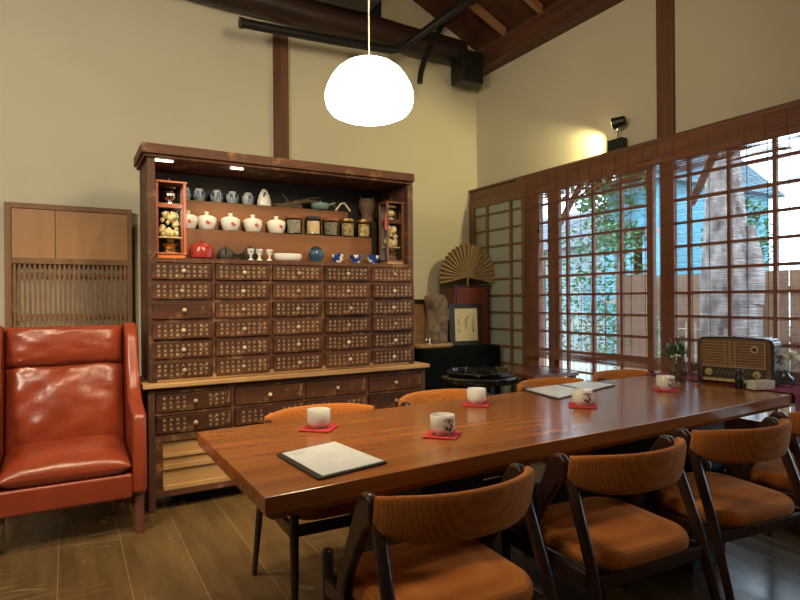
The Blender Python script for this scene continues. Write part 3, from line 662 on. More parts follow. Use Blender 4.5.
# local x = X-1.295, y = Y-3.61, z = Z-.748
xl, xr = -.888, .905; D_ = .41
def lz(z): return z-.748
MB().box(xl, xl+.042, 0, D_, 0, lz(2.055)).build('side', m_cabz, up, bevel=.003); MB().box(xr-.046, xr, 0, D_, 0, lz(2.055)).build('side', m_cabz, up, bevel=.003)
MB().box(xl-.035, xr-.005, -.035, D_, lz(2.073), lz(2.13)).box(xl-.02, xr-.01, -.015, D_, lz(2.055), lz(2.073)).build('cornice', m_cab, up, bevel=.004)
b = MB()
for x in (.835, .85, .865): b.box(x, x+.004, -.0365, -.034, lz(2.085), lz(2.125))
b.build('cornice_grooves', m_black, up)
MB().box(xl+.042, xr-.046, D_-.015, D_, 0, lz(2.073)).build('back_board', m_inner, up)
MB().box(xl+.042, xr-.046, .17, D_-.015, 0, lz(1.44)).build('inner_carcass', m_inner, up)
fr_ = MB(); X0 = .426-1.295; pw = .3575
fr_.box(xl+.042, xr-.046, 0, D_-.015, lz(1.448), lz(1.475))
zt = [1.443-.1165*k for k in range(6)]
for k in range(6): fr_.box(xl+.042, xr-.046, .002, .03, lz(zt[k]-.1165), lz(zt[k]-.096))
for i in range(1, 5): fr_.box(X0+pw*i-.0225+.002, X0+pw*i-.002, .001, .03, 0, lz(1.448))
fr_.build('face_frame', m_cab, up, bevel=.002)
MB().box(xl+.042, xr-.046, .0, .04, 0, .03).build('bottom_rail', m_ledge, up, bevel=.003)
random.seed(11)
for k in range(6):
    for i in range(5):
        blank = (i == 0 and k == 2)
        drawer(up, X0+pw*i+.1675, lz(zt[k]-.0478), .333, .0945, .0, let=not blank, out=random.choice([0, 0, .002, .004]) + (.012 if (i, k) in ((3, 2), (4, 3), (0, 3), (4, 1)) else 0), knob=True)
# stepped display shelves inside
def step(y0, z, x0_, x1_, nm):
    pts = [(x0_-1.295, y0-3.61), (x1_-1.295, y0-3.61), (x1_-1.295+.06, .394), (x0_-1.295, .394)]
    return MB().prism(pts, 2, lz(1.4755), lz(z)).build(nm, m_riser, up, bevel=.003)
step(3.775, 1.672, .46, 1.94, 'lower_step'); step(3.875, 1.868, .46, 1.80, 'upper_step')
for x in (.487, .93):
    MB().box(x-1.295-(.065 if x < .5 else .037), x-1.295+(.065 if x < .5 else .037), .03, .05, lz(2.046), lz(2.0545)).build('light_strip', m_strip, up)
for x, e in ((.49, .45), (.93, .45)):
    area('shelf_strip_light', (x, 3.67, 2.035), (x, 3.78, 1.5), .13, e, WARM2, .03)
# lower cabinet
lo = thing('apothecary_base_chest', 'low wide drawer chest with worn pale ledge beneath the apothecary cabinet', 'cabinet', (1.33, 3.59, 0))
def lx(x): return x-1.33
MB().box(lx(.368), lx(2.302), -.035, .43, .718, .745).build('ledge_top', m_ledge, lo, bevel=.005)
MB().box(lx(.398), lx(.435), .0, .42, 0, .717).build('side', m_cabz, lo, bevel=.003); MB().box(lx(2.245), lx(2.28), .0, .42, 0, .717).build('side', m_cabz, lo, bevel=.003)
MB().box(lx(.435), lx(2.245), .40, .42, .08, .717).box(lx(.435), lx(2.245), .17, .40, .44, .70).build('back_board', m_inner, lo)
b = MB()
for z0, z1 in ((.68, .717), (.553, .572), (.40, .445), (.08, .115)): b.box(lx(.435), lx(2.245), .004, .03, z0, z1)
for x in (.878, 1.34, 1.80): b.box(lx(x-.01), lx(x+.01), .005, .03, .44, .69)
b.box(lx(.435), lx(.475), .006, .03, .11, .41); b.box(lx(.435), lx(2.245), .03, .40, .08, .10); b.build('face_frame', m_cab, lo, bevel=.002)
LC = [(.437, .866), (.890, 1.33), (1.351, 1.789), (1.812, 2.243)]
for r_, (z0, z1) in enumerate(((.574, .676), (.449, .549))):
    for i, (a, c_) in enumerate(LC):
        o = drawer(lo, lx((a+c_)/2), (z0+z1)/2, c_-a-.006, z1-z0, .004, let=False, lm=(LETW if (i == 0 or (r_ == 1 and i != 3)) else None))
for i, (a, c_) in enumerate(((.477, 1.05), (1.06, 1.65), (1.66, 2.243))):
    d_ = MB(); d_.box(lx(a), lx(c_), .022, .034, .115, .40); p_ = d_.build('sliding_panel', m_pale, lo)
    MB().box(lx(a), lx(c_), .008, .022, .235, .262).box(lx(a), lx(c_), .008, .022, .115, .142).box(lx(a), lx(c_), .008, .022, .305, .325).build('panel_batten', m_pale, p_, bevel=.002)

# ------------------------------------------------------------------ things on the cabinet shelf
def display_case(x0_, x1_, z0, z1, y0, dpt, wood_m, label, redtag):
    xc = (x0_+x1_)/2; w_ = (x1_-x0_)/2
    t = thing('display_clock', label, 'clock', (xc, y0, z0)); h_ = z1-z0
    MB().box(-w_+.008, w_-.008, .0, dpt, 0, .022).build('plinth', m_pale if wood_m is m_dcase else M('orange_plinth', (.55, .16, .04), .4), t, bevel=.002)
    f = MB(); f.box(-w_, w_, -.008, dpt+.005, .022, .032); f.box(-w_-.004, w_+.004, -.012, dpt+.008, h_-.012, h_)
    for sx in (-1, 1):
        for yy in (.004, dpt-.006): f.box(sx*(w_-.01)-.008, sx*(w_-.01)+.008, yy-.008, yy+.008, .032, h_-.012)
    f.build('case_frame', wood_m, t, bevel=.002)
    MB().box(-w_+.016, w_-.016, .003, .0045, .034, h_-.014).build('glass', m_clear, t)
    MB().box(-w_+.01, w_-.01, dpt-.004, dpt-.001, .034, h_-.014).build('case_back', m_inner if wood_m is m_ccase else M('grey_case_back', (.13, .16, .17), .4), t)
    MB().box(-w_+.016, w_-.016, .02, dpt-.01, h_*.66, h_*.72).build('movement_shelf', wood_m, t, bevel=.002)
    g = MB(); g.ball((0, dpt*.5, h_*.83), .036 if wood_m is m_ccase else .026, 12); g.lathe([(.02, 0), (.018, .014), (.01, .02)], (0, dpt*.5, h_*.72), 16); g.lathe([(.035, 0), (.038, .006), (.03, .012)], (0, dpt*.5, h_*.92), 16)
    g.build('globe', m_chrome if wood_m is m_ccase else m_gold, t, smooth=True)
    f = MB(); rnd = random.Random(5)
    ww = w_*.62
    for k in range(34):
        u = rnd.uniform(-1, 1); v = rnd.uniform(0, 1); f.ball((u*ww*(1-.35*v), dpt*.5+rnd.uniform(-.01, .01), h_*.30+v*h_*.30), rnd.uniform(.012, .021), 6, 1.1)
    f.box(-w_+.018, w_-.018, .03, dpt-.02, h_*.27, h_*.285); f.build('gilt_figures', m_gold, t, smooth=True)
    f = MB(); f.lathe([(.045, 0), (.05, .02), (.03, .026), (.05, .05), (.055, .056)], (0, dpt*.5, .034), 20, w_/.1, .7); f.lathe([(.02, 0), (.028, .02), (.02, .03)], (0, dpt*.5, .10), 16); f.build('pedestal', m_brass, t, smooth=True)
    MB().tube([(0, dpt/2, h_), (0, dpt/2, h_+.03)], .0015, 6).build('finial', m_brass, t)
    if redtag:
        b = MB(); b.tube([(-w_-.006, 0, h_*.82), (-w_-.006, 0, h_*.55)], [.003, .009], 8); b.build('red_tassel', m_redmark, t)
    return t
display_case(.452, .628, 1.4762, 1.935, 3.655, .12, m_ccase, 'tall red wooden glazed clock case with gilt figures, left end of shelf', False)
display_case(2.00, 2.150, 1.4762, 1.93, 3.655, .12, m_dcase, 'narrow dark wooden glazed clock case with gilt figures, right end of shelf', True)

# blue and white ginger jars on the top step
for i, (x, l) in enumerate(((.665, 'small blue and white jar half hidden behind the red clock case'), (.752, 'small blue and white jar, second from the left on the top step'), (.865, 'small blue and white jar, third from the left on the top step'), (.967, 'small blue and white jar, fourth from the left on the top step'), (1.073, 'small blue and white jar next to the pointed one on the top step'))):
    if i == 0:
        j0 = t = thing('ginger_jar', l, 'jar', (x, 3.92, 1.869), group='blue and white jars on the top step')
        MB().lathe([(.026, 0), (.034, .01), (.041, .035), (.039, .055), (.028, .068), (.024, .072), (.025, .082), (.001, .084)], n=28).build('jar_body', m_blueg, t, smooth=True)
        for a in (-2.35, -1.55, -3.15, -.75):
            q = MB(); decal(q, [[(a+da, .04+dz) for da, dz in ((-.26, -.024), (-.12, -.026), (-.12, .0), (.14, -.004), (.14, -.024), (.26, -.024), (.26, .016), (.05, .024), (-.26, .018))]], .0418); q.build('blue_character', m_bluem, t)
    else: dup(j0, (x, 3.92, 1.869), i*.4, l)
t = thing('pointed_vase', 'pointed white vase with black brush drawing on the top step', 'vase', (1.185, 3.92, 1.869))
MB().lathe([(.046, 0), (.049, .01), (.046, .04), (.036, .075), (.022, .105), (.014, .118), (.001, .122)], n=28).build('vase_body', m_white, t, smooth=True)
q = MB(); decal(q, [[(-2.2, .03), (-1.9, .03), (-1.75, .07), (-1.6, .05), (-1.35, .03), (-1.2, .03), (-1.45, .09), (-1.9, .095)], blob(-1.65, .03, .1, .01)], .0475); q.v = [(x*(1-max(0, z-.03)*9*.55), y*(1-max(0, z-.03)*9*.55), z) for x, y, z in q.v]; q.build('brush_drawing', m_bluem, t)
# driftwood, teal pot, owl basket
b = MB(); b.tube([(1.25, 3.93, 1.885), (1.36, 3.92, 1.895), (1.42, 3.92, 1.91), (1.50, 3.93, 1.93), (1.62, 3.93, 1.925), (1.74, 3.91, 1.90)], [.008, .014, .02, .012, .014, .006], 10); b.tube([(1.30, 3.95, 1.875), (1.36, 3.93, 1.92), (1.32, 3.93, 1.97)], [.007, .010, .004], 8); b.tube([(1.42, 3.92, 1.915), (1.55, 3.95, 1.96), (1.62, 3.95, 1.965)], [.01, .007, .004], 8); b.tube([(1.27, 3.9, 1.877), (1.45, 3.90, 1.882)], [.006, .013], 8)
tag(b.build('driftwood_branch', m_driftw, smooth=True), 'dark gnarled driftwood branch lying along the top step', 'branch')
t = thing('teal_teapot', 'small teal ceramic pot with lid on the top step', 'teapot', (1.59, 3.90, 1.869))
MB().lathe([(.04, 0), (.058, .012), (.066, .03), (.062, .046), (.03, .052), (.008, .056), (.012, .064), (.001, .07)], n=28).build('pot_body', m_teal, t, smooth=True)
MB().tube([(.06, 0, .035), (.09, 0, .05), (.115, -.01, .058)], [.01, .008, .007], 8).build('handle', m_teal, t, smooth=True)
b = MB(); b.tube([(1.705, 3.885, 1.872), (1.745, 3.88, 1.925), (1.775, 3.88, 1.93), (1.82, 3.88, 1.875)], .007, 8)
tag(b.build('forked_stand', m_cream, smooth=True), 'pale bent stick stand right of the teal pot', 'stand')
t = thing('owl_basket', 'brown woven owl shaped basket in the dark upper right corner', 'basket', (1.985, 3.93, 1.869))
MB().lathe([(.045, -.06), (.05, -.03), (.042, 0), (.058, .03), (.066, .07), (.060, .105), (.055, .115), (.001, .118)], n=24).build('basket_body', m_wicker, t, smooth=True)
b = MB()
for sx in (-1, 1): b.tube([(sx*.045, 0, .105), (sx*.06, 0, .14)], [.014, .003], 8)
b.build('ears', m_wicker, t, smooth=True)
MB().lathe([(.05, 0), (.05, .34)], (1.985, 3.93, 1.475), 20); b = MB().box(1.93, 2.04, 3.88, 3.98, 1.4755, 1.808)
tag(b.build('basket_stand', m_inner, bevel=.003), 'dark wooden block stand under the owl basket', 'stand')

# lidded bowls
for i, (x, l) in enumerate(((.665, 'white lidded bowl half hidden behind the red clock case'), (.779, 'white lidded bowl with red mark, leftmost fully visible one'), (.930, 'white lidded bowl with red mark above the dark round teapot'), (1.078, 'white lidded bowl with red mark above the stemmed cups'), (1.238, 'white lidded bowl with red mark next to the glass jars'))):
    if i == 0:
        w0 = t = thing('lidded_bowl', l, 'bowl', (x, 3.825, 1.673), group='white lidded bowls on the middle step')
        MB().lathe([(.036, 0), (.046, .006), (.060, .045), (.062, .066), (.0615, .07)], n=32).build('bowl_body', m_white, t, smooth=True)
        MB().lathe([(.064, .070), (.063, .076), (.045, .090), (.016, .097), (.010, .102), (.016, .113), (.014, .118), (.001, .119)], n=32).build('lid', m_white, t, smooth=True)
        q = MB(); decal(q, [blob(-1.62, .045, .17, .013, 12, 0, 5, .5), blob(-1.48, .040, .1, .008, 12, 1, 4, .5), blob(-1.25, .042, .04, .009, 10, 1, 3, .5)], .0615); q.build('red_mark', m_redmark, t)
    else: dup(w0, (x, 3.825, 1.673), .1*i-.15, l)
# glass jars
for i, (x, w_, lm, l) in enumerate(((1.365, .056, m_lidb, 'glass jar of grey seeds with brown lid'), (1.508, .054, m_lidk, 'glass jar of tan grains with black lid'), (1.642, .056, m_lidb, 'glass jar of dark dried slices with brown lid'), (1.774, .056, m_brass, 'glass jar of pale slices with gold lid'), (1.905, .052, m_brass, 'glass jar of yellow slices, rightmost of the jars'))):
    t = thing('storage_jar', l, 'jar', (x, 3.83, 1.673), group='glass storage jars on the middle step')
    MB().lathe([(w_-.006, 0), (w_, .006), (w_, .10), (w_-.006, .108), (w_-.008, .108), (w_-.002, .10), (w_-.002, .007), (.001, .005)], n=28).build('jar_glass', m_clear, t, smooth=True)
    MB().lathe([(w_-.004, .008), (w_-.004, .098), (.001, .1)], n=28).build('contents', m_contents[i], t, smooth=True)
    MB().lathe([(w_-.002, .109), (w_, .113), (w_, .128), (w_-.008, .133), (.001, .134)], n=28).build('lid', lm, t, smooth=True)
# bottom shelf
def pot(loc, r_, h_, mat, label, spout=(1, 0), handle=True, name='teapot'):
    t = thing(name, label, 'teapot', loc)
    MB().lathe([(r_*.75, 0), (r_*.95, h_*.08), (r_, h_*.4), (r_*.93, h_*.66), (r_*.6, h_*.82), (r_*.5, h_*.84)], n=32).build('pot_body', mat, t, smooth=True)
    MB().lathe([(r_*.5, h_*.845), (r_*.3, h_*.9), (r_*.12, h_*.92), (r_*.16, h_*.98), (.001, h_)], n=24).build('lid', mat, t, smooth=True)
    s_ = Vector((spout[0], spout[1], 0)).normalized(); c_ = Vector((0, 0, h_*.45))
    MB().tube([c_+s_*r_*.85, c_+s_*r_*1.15+Vector((0, 0, h_*.1)), c_+s_*r_*1.35+Vector((0, 0, h_*.35))], [r_*.2, r_*.14, r_*.1], 10).build('spout', mat, t, smooth=True)
    if handle: MB().tube([c_-s_*r_*.9+Vector((0, 0, h_*.2)), c_-s_*r_*1.2+Vector((0, 0, h_*.2)), c_-s_*r_*1.2-Vector((0, 0, h_*.15)), c_-s_*r_*.93-Vector((0, 0, h_*.2))], r_*.09, 8).build('handle', mat, t, smooth=True)
    return t
pot((.722, 3.70, 1.4762), .074, .118, m_redg, 'bright red round teapot next to the red clock case', (.35, 1), False)
pot((.874, 3.72, 1.4762), .050, .09, m_dkclay, 'small dark grey clay teapot right of the red one', (-.2, -1), False)
t = pot((1.035, 3.745, 1.4762), .046, .105, m_dkclay, 'dark side-handled clay teapot behind the stemmed cups', (0, -1), False)
MB().tube([(-.042, 0, .055), (-.10, -.01, .035)], [.010, .013], 8).build('side_handle', m_dkclay, t, smooth=True)
for i, (x, l) in enumerate(((1.016, 'white stemmed cup, leftmost of the three on the shelf'), (1.072, 'white stemmed cup, middle of the three on the shelf'), (1.138, 'white stemmed cup beside the white oval dish'))):
    if i == 0:
        s0 = t = thing('stemmed_cup', l, 'cup', (x, 3.66, 1.4762), group='white stemmed cups on the shelf')
        MB().lathe([(.019, 0), (.017, .005), (.006, .012), (.007, .032), (.017, .042), (.022, .072), (.020, .073), (.013, .045), (.001, .042)], n=20).build('cup_body', m_white, t, smooth=True)
        q = MB(); decal(q, [blob(-1.6, .055, .25, .005, 10), blob(-2.3, .06, .15, .004, 10)], .0205); q.build('blue_mark', m_bluem, t)
    else: dup(s0, (x, 3.66, 1.4762), .3*i, l)
b = MB(); b.lathe([(.06, 0), (.085, .008), (.096, .03), (.098, .048), (.094, .05), (.088, .03), (.07, .014), (.001, .012)], n=40, sx=1, sy=.6)
o = b.build('oval_dish', m_white, smooth=True); o.location = (1.268, 3.68, 1.4762); tag(o, 'white oval dish on the open shelf', 'dish')
b = MB(); b.lathe([(.006, 0), (.014, .003), (.016, .008), (.012, .009)], (0, 0, 0), 14); b.tube([(.01, 0, .006), (.04, 0, .022), (.085, -.01, .045)], [.004, .003, .003], 8)
o = b.build('ladle', m_dkclay, smooth=True); o.location = (1.30, 3.655, 1.491); tag(o, 'small dark ladle resting in the white oval dish', 'ladle')
t = thing('blue_jar', 'dark blue glazed jar with lid right of the white dish', 'jar', (1.472, 3.69, 1.4762))
MB().lathe([(.03, 0), (.034, .012), (.050, .035), (.054, .06), (.046, .08), (.03, .09), (.036, .095)], n=28).build('jar_body', M('dark_blue_glaze', (.03, .07, .13), .22, coat=.3), t, smooth=True)
MB().lathe([(.036, .0955), (.026, .102), (.008, .106), (.008, .112), (.001, .114)], n=24).build('lid', m_lidk, t, smooth=True)
for i, (x, l) in enumerate(((1.632, 'blue and white teacup next to the dark blue jar'), (1.772, 'blue and white teacup in the middle of its row of three'), (1.905, 'blue and white teacup nearest the narrow dark clock case'))):
    if i == 0:
        s1 = t = thing('blue_teacup', l, 'cup', (x, 3.69, 1.4762), group='blue and white teacups on the shelf')
        MB().lathe([(.022, 0), (.022, .006), (.034, .018), (.042, .04), (.048, .058), (.046, .058), (.038, .038), (.028, .018), (.001, .012)], n=28).build('cup_body', m_bluew, t, smooth=True)
        MB().lathe([(.018, .045), (.012, .056), (.018, .066), (.001, .07)], n=16, c=(.012, 0, 0)).build('inner_cup', m_bluew, t, smooth=True)
    else: dup(s1, (x, 3.69, 1.4762), .9*i, l)

# ------------------------------------------------------------------ corner: velvet table, lacquer box, picture, stone, fan
t = thing('velvet_covered_stand', 'low stand under a black velvet cloth in the corner', 'stand', (3.0, 4.3, 0))
out = []
for k in range(80):
    u = k/80*4; s_ = int(u); f_ = u-s_
    c4 = [(-.42, -.22), (.40, -.22), (.40, .22), (-.42, .22)]; a, b_ = c4[s_], c4[(s_+1) % 4]; out.append((a[0]+(b_[0]-a[0])*f_, a[1]+(b_[1]-a[1])*f_))
rings = []
for z, k_, am in ((.796, .3, 0), (.798, .97, 0), (.795, .992, 0), (.785, 1.0, .001), (.6, 1.01, .012), (.3, 1.02, .024), (.06, 1.03, .03)):
    rings.append([(x*k_+am*sin(i*1.1)*.7, y*k_+am*cos(i*1.3), z) for i, (x, y) in enumerate(out)])
MB().loft(rings).build('velvet_cloth', m_velvet, t, smooth=True)
b = MB()
for sx in (-.34, .34):
    for sy in (-.17, .17): b.box(sx-.02, sx+.02, sy-.02, sy+.02, 0, .77)
b.box(-.38, .36, -.19, .19, .76, .79); b.build('stand_frame', m_dkframe, t)
t = thing('lacquer_chest', 'red lacquered upright chest behind the framed certificate', 'chest', (3.235, 4.37, .799))
MB().box(-.205, .205, -.10, .10, 0, .53).build('chest_body', m_redlac, t, bevel=.004)
MB().box(-.215, .215, -.11, .11, .531, .545).build('chest_top', m_dkframe, t, bevel=.003)
b = MB()
for x in (-.19, .175): b.box(x, x+.018, -.104, -.100, .02, .52)
b.box(-.19, .19, -.104, -.100, .36, .372); b.build('chest_trim', m_dkframe, t)
t = thing('framed_certificate', 'framed yellowed certificate with handwriting leaning on the red chest', 'picture frame', (3.12, 4.215, .80)); t.rotation_euler = (radians(-2.5), 0, 0)
MB().box(-.185, -.125, -.012, .012, 0, .375).box(.13, .185, -.012, .012, 0, .375).box(-.125, .13, -.012, .012, 0, .04).box(-.125, .13, -.012, .012, .335, .375).build('frame', m_dkframe, t, bevel=.002)
MB().box(-.127, .132, -.004, .002, .038, .337).build('paper', m_parch, t)
cu = bpy.data.curves.new('handwriting', 'FONT'); o = bpy.data.objects.new('handwriting', cu); C.objects.link(o); cu.size = .034; cu.space_line = .9; cu.resolution_u = 1; cu.align_x = 'CENTER'; cu.align_y = 'CENTER'; cu.space_character = 1.35
cu.body = '一\u3000本\u3000\n今\u3000草\u3000人\n方\u3000堂\u3000心\n\u3000\u3000記\u3000也\n年\u3000\u3000\u3000書'; bpy.context.view_layer.update(); me = bpy.data.meshes.new_from_object(o.evaluated_get(bpy.context.evaluated_depsgraph_get())); bpy.data.objects.remove(o)
me.transform(Matrix.Rotation(pi/2, 4, 'X')); me.materials.clear(); me.materials.append(m_blkmark); child('handwriting', me, t, (0, -.0045, .19))
# gnarled stone
b = MB(); rings = []
for i in range(19):
    z = i/18*.41; rr_ = []
    for k in range(28):
        a = 2*pi*k/28; r_ = .112+.03*noise.noise((cos(a)*1.6, sin(a)*1.6, z*6))+.014*noise.noise((cos(a)*5, sin(a)*5, z*22)); r_ *= (1 if i < 17 else (.93 if i == 17 else .8))
        rr_.append((r_*cos(a)+.012*sin(z*9), r_*.62*sin(a), z+.02*noise.noise((cos(a)*2, sin(a)*2, 4))*(i/18)))
    rings.append(rr_)
b.loft(rings); o = b.build('ornamental_stone', m_rock, smooth=True); o.location = (2.80, 4.22, .842); tag(o, 'tall rough dark stone or bark piece on a wooden slab', 'stone')
o = MB().pad(rrect(.38, .15, .06), 0, .035, .012).build('wooden_slab', m_wbase, smooth=True); o.location = (2.74, 4.19, .80); tag(o, 'pale wooden slab base under the rough stone', 'base')
t = thing('corner_box', 'upright yellow brown box with black top behind the stone', 'box', (2.70, 4.37, .799))
MB().box(-.07, .09, -.06, .06, 0, .38).build('box_body', m_wbase, t, bevel=.003); MB().box(-.08, .10, -.07, .07, .381, .42).build('box_top', m_black, t, bevel=.003)
for i, (x, y) in enumerate(((2.635, 4.128), (2.675, 4.135))):
    o = MB().lathe([(.016, 0), (.014, .006), (.004, .012), (.010, .022), (.008, .036), (.009, .045), (.001, .055)], n=12).build('figurine', m_white if i else m_chrome, smooth=True); o.location = (x, y, .833); tag(o, ['tiny silvery figurine nearest the cabinet', 'tiny white figurine against the rough stone'][i], 'figurine', 'tiny figurines on the slab')
# palm fan
t = thing('palm_leaf_fan', 'dried pleated palm leaf fan standing on the red chest', 'fan', (3.24, 4.35, 1.345), -.45)
b = MB(); n = 44; rings = []
for k in range(n+1):
    a = radians(-12+204*k/n); rr_ = .275*(1-.06*abs(cos(a))) + (.012 if k % 2 else -.006)
    if a > radians(60): pass
    rings.append([(0+.012*cos(a), 0, .075+.012*sin(a)), (rr_*cos(a), .012*(1 if k % 2 else -1), .075+rr_*1.12*sin(a)-(.0))])
base = 0; vs = []; fs = []
for r_ in rings: vs += r_
for k in range(n): fs.append([2*k, 2*k+1, 2*k+3, 2*k+2])
b.add(vs, fs); o = b.build('leaf', m_fan, t); md = o.modifiers.new('thick', 'SOLIDIFY'); md.thickness = .0015
MB().tube([(0, 0, .001), (0, 0, .13)], [.010, .006], 10).build('stem', m_fan, t, smooth=True)
# thing hanging on cabinet side, and rod
b = MB(); b.tube([(2.205, 3.86, 1.80), (2.235, 3.86, 1.785), (2.262, 3.86, 1.74), (2.266, 3.86, 1.70), (2.245, 3.86, 1.69), (2.205, 3.86, 1.70)], [.012, .022, .024, .022, .02, .014], 10)
tag(b.build('wooden_hook', m_ccase, smooth=True), 'small curved reddish wooden ornament on the right side of the cabinet', 'ornament')
b = MB(); b.tube([(2.60, 4.56, 1.42), (2.72, 4.50, .80)], .013, 8)
tag(b.build('leaning_rod', m_dkframe, smooth=True), 'dark wooden rod leaning on the wall right of the cabinet', 'rod')
# low side table with black lacquer tray and glasses
t = thing('side_table', 'small dark brown wooden side table against the window wall near the corner', 'table', (3.18, 3.45, 0))
MB().box(-.22, .24, -.28, .30, .62, .65).build('table_top', m_dcase, t, bevel=.004)
for sx, sy in ((-.19, -.24), (.21, -.24), (-.19, .26), (.21, .26)): MB().box(sx-.02, sx+.02, sy-.02, sy+.02, 0, .62).build('leg', m_dkframe, t)
t = thing('round_table', 'low round black lacquered table in front of the velvet cloth', 'table', (2.66, 3.44, 0))
MB().lathe([(.27, .60), (.285, .61), (.29, .64), (.28, .65)], n=48).build('table_top', m_lacq, t, smooth=True)
MB().lathe([(.16, 0), (.15, .03), (.05, .08), (.05, .54), (.14, .599)], n=28).build('pedestal', m_lacq, t, smooth=True)
o = MB().lathe([(.20, 0), (.23, .006), (.245, .03), (.24, .032), (.225, .012), (.001, .010)], n=48).build('lacquer_tray', m_lacq, smooth=True); o.location = (2.66, 3.44, .651); tag(o, 'round glossy black lacquer tray on the side table', 'tray')
for i, (x, y, l) in enumerate(((2.50, 3.42, 'upturned glass, leftmost on the black tray'), (2.56, 3.52, 'upturned glass at the back left of the black tray'), (2.66, 3.54, 'upturned glass at the back middle of the black tray'), (2.80, 3.44, 'upturned glass at the right rim of the black tray'), (2.76, 3.53, 'upturned glass behind the right rim glass on the black tray'))):
    if i == 0:
        g0 = MB().lathe([(.026, 0), (.028, .002), (.024, .055), (.022, .058), (.0215, .055), (.0245, .004), (.024, .0)], n=20).build('drinking_glass', m_clear, smooth=True); g0.location = (x, y, .6625); tag(g0, l, 'glass', 'upturned glasses on the black tray')
    else: dup(g0, (x, y, .6625), 0, l)

# ------------------------------------------------------------------ outside
m_gr = M('garden_ground', (.30, .29, .25), .9, var=.5, vscale=2)
MB().box(XR+.16, 30, -14, 22, -.35, -.2).build('ground', m_gr, kind='structure')
m_bark = M('tree_bark', (.42, .36, .33), .9, var=.9, vscale=11, bump=1, bscale=14, stretch=(1, 1, .45))
m_fol = M('garden_leaves', (.06, .28, .10), .55, var=.6, vscale=9)
def foliage(name, label, c, rad, n, seed, size=.09, trunk=True):
    rnd = random.Random(seed); t = thing(name, label, 'bush', (c[0], c[1], -.2), group='garden bushes outside the window'); b = MB()
    for k in range(n):
        while True:
            p_ = Vector([rnd.uniform(-1, 1) for _ in range(3)])
            if p_.length < 1: break
        p_ = Vector((p_.x*rad[0], p_.y*rad[1], p_.z*rad[2]+c[2]+.2)); a = rnd.uniform(0, 2*pi); el = rnd.uniform(-.6, .9); lf(b, p_, (cos(a)*cos(el), sin(a)*cos(el), sin(el)), size*rnd.uniform(.6, 1.3), size*.28)
    b.build('foliage', m_fol, t); b = MB()
    for k in range(4): b.tube([(0, 0, 0), (rad[0]*.2*(k-1.5), rad[1]*.15*(k-1.5), c[2]*.6), (rad[0]*.4*(k-1.5), rad[1]*.35*(k-1.5), c[2]+rad[2]*.5)], [.03, .02, .008], 7)
    b.build('stems', m_bark, t)
foliage('garden_bush', 'tall leafy green bush outside the left lattice window', (6.3, 5.6, 1.35), (.7, .75, 1.0), 1500, 1)
foliage('garden_bush', 'low green bush outside behind the middle of the left window', (5.6, 4.35, .75), (.4, .4, .5), 700, 2, .07)
foliage('garden_bush', 'small pine-like green bush outside at the right part of the left window', (8.0, 6.55, 2.2), (.4, .5, .3), 700, 3, .1)
foliage('distant_tree', 'bluish green tree top beyond the house roofs at the left window', (10.2, 8.3, 3.6), (.9, 1.1, 1.0), 1500, 5, .2)
foliage('distant_tree', 'green tree crown behind the big trunk in the right window', (10.5, 6.0, 2.2), (.7, .5, .9), 900, 6, .16)
t = thing('garden_tree', 'large old tree trunk standing outside the right lattice window', 'tree', (6.5, 3.78, -.2))
b = MB(); pts = [(0, 0, 0), (0, .0, .6), (0, .0, 1.3), (.02, .06, 1.8), (.05, .10, 2.6), (.05, .15, 3.6), (.05, .2, 5)]; rings = []
for i, (p_, r_) in enumerate(zip(pts, (.36, .31, .31, .25, .19, .17, .15))):
    rings.append([(p_[0]+r_*(1+.12*noise.noise((cos(2*pi*k/28)*2, sin(2*pi*k/28)*2, i*.7)))*cos(2*pi*k/28), p_[1]+r_*(1+.12*noise.noise((cos(2*pi*k/28)*2, sin(2*pi*k/28)*2, i*.7+9)))*sin(2*pi*k/28), p_[2]) for k in range(28)])
b.loft(rings); b.build('trunk', m_bark, t, smooth=True)
MB().tube([(0, -.18, 1.35), (.05, -.24, 1.75), (.1, -.16, 2.2)], [.16, .10, .05], 12).build('stub_branch', m_bark, t, smooth=True)
m_fence = wood('fence_boards', (.30, .17, .10), (.18, .10, .06), 2, .7, 6)
t = thing('garden_fence', 'brown upright board fence outside the right lattice window', 'fence', (7.2, 3.2, -.2))
b = MB()
for k in range(26): b.box(-.012, .012, -1.85+.155*k, -1.85+.155*k+.135, 0, 1.72)
b.build('boards', m_fence, t); MB().box(-.05, -.013, -1.85, 2.18, 1.48, 1.54).box(-.05, -.013, -1.85, 2.18, .9, .96).box(-.05, -.013, -1.85, 2.18, .35, .41).build('rails', m_fence, t)
for y in (-1.9, -.6, .7, 2.15): MB().box(-.12, -.051, y-.04, y+.04, 0, 1.75).build('post', m_fence, t)
o = MB().box(0, .03, -.22, .16, 0, 1.66).build('board_gate', m_fence); o.location = (5.3, 3.75, -.2); o.location.y = 4.21; tag(o, 'brown board panel outside at the right part of the left window', 'panel')
# lattice bamboo screen low left outside
t = thing('bamboo_lattice_fence', 'low pale lattice fence outside below the left bush', 'fence', (7.0, 6.4, -.2))
b = MB()
for k in range(30): b.tube([(0, -2+.13*k, 0), (0, -2+.13*k, 1.1)], .014, 6)
for z in (.3, .65, 1.0): b.tube([(.02, -2.05, z), (.02, 1.9, z)], .014, 6)
b.build('lattice', M('pale_bamboo', (.42, .36, .26), .6), t)
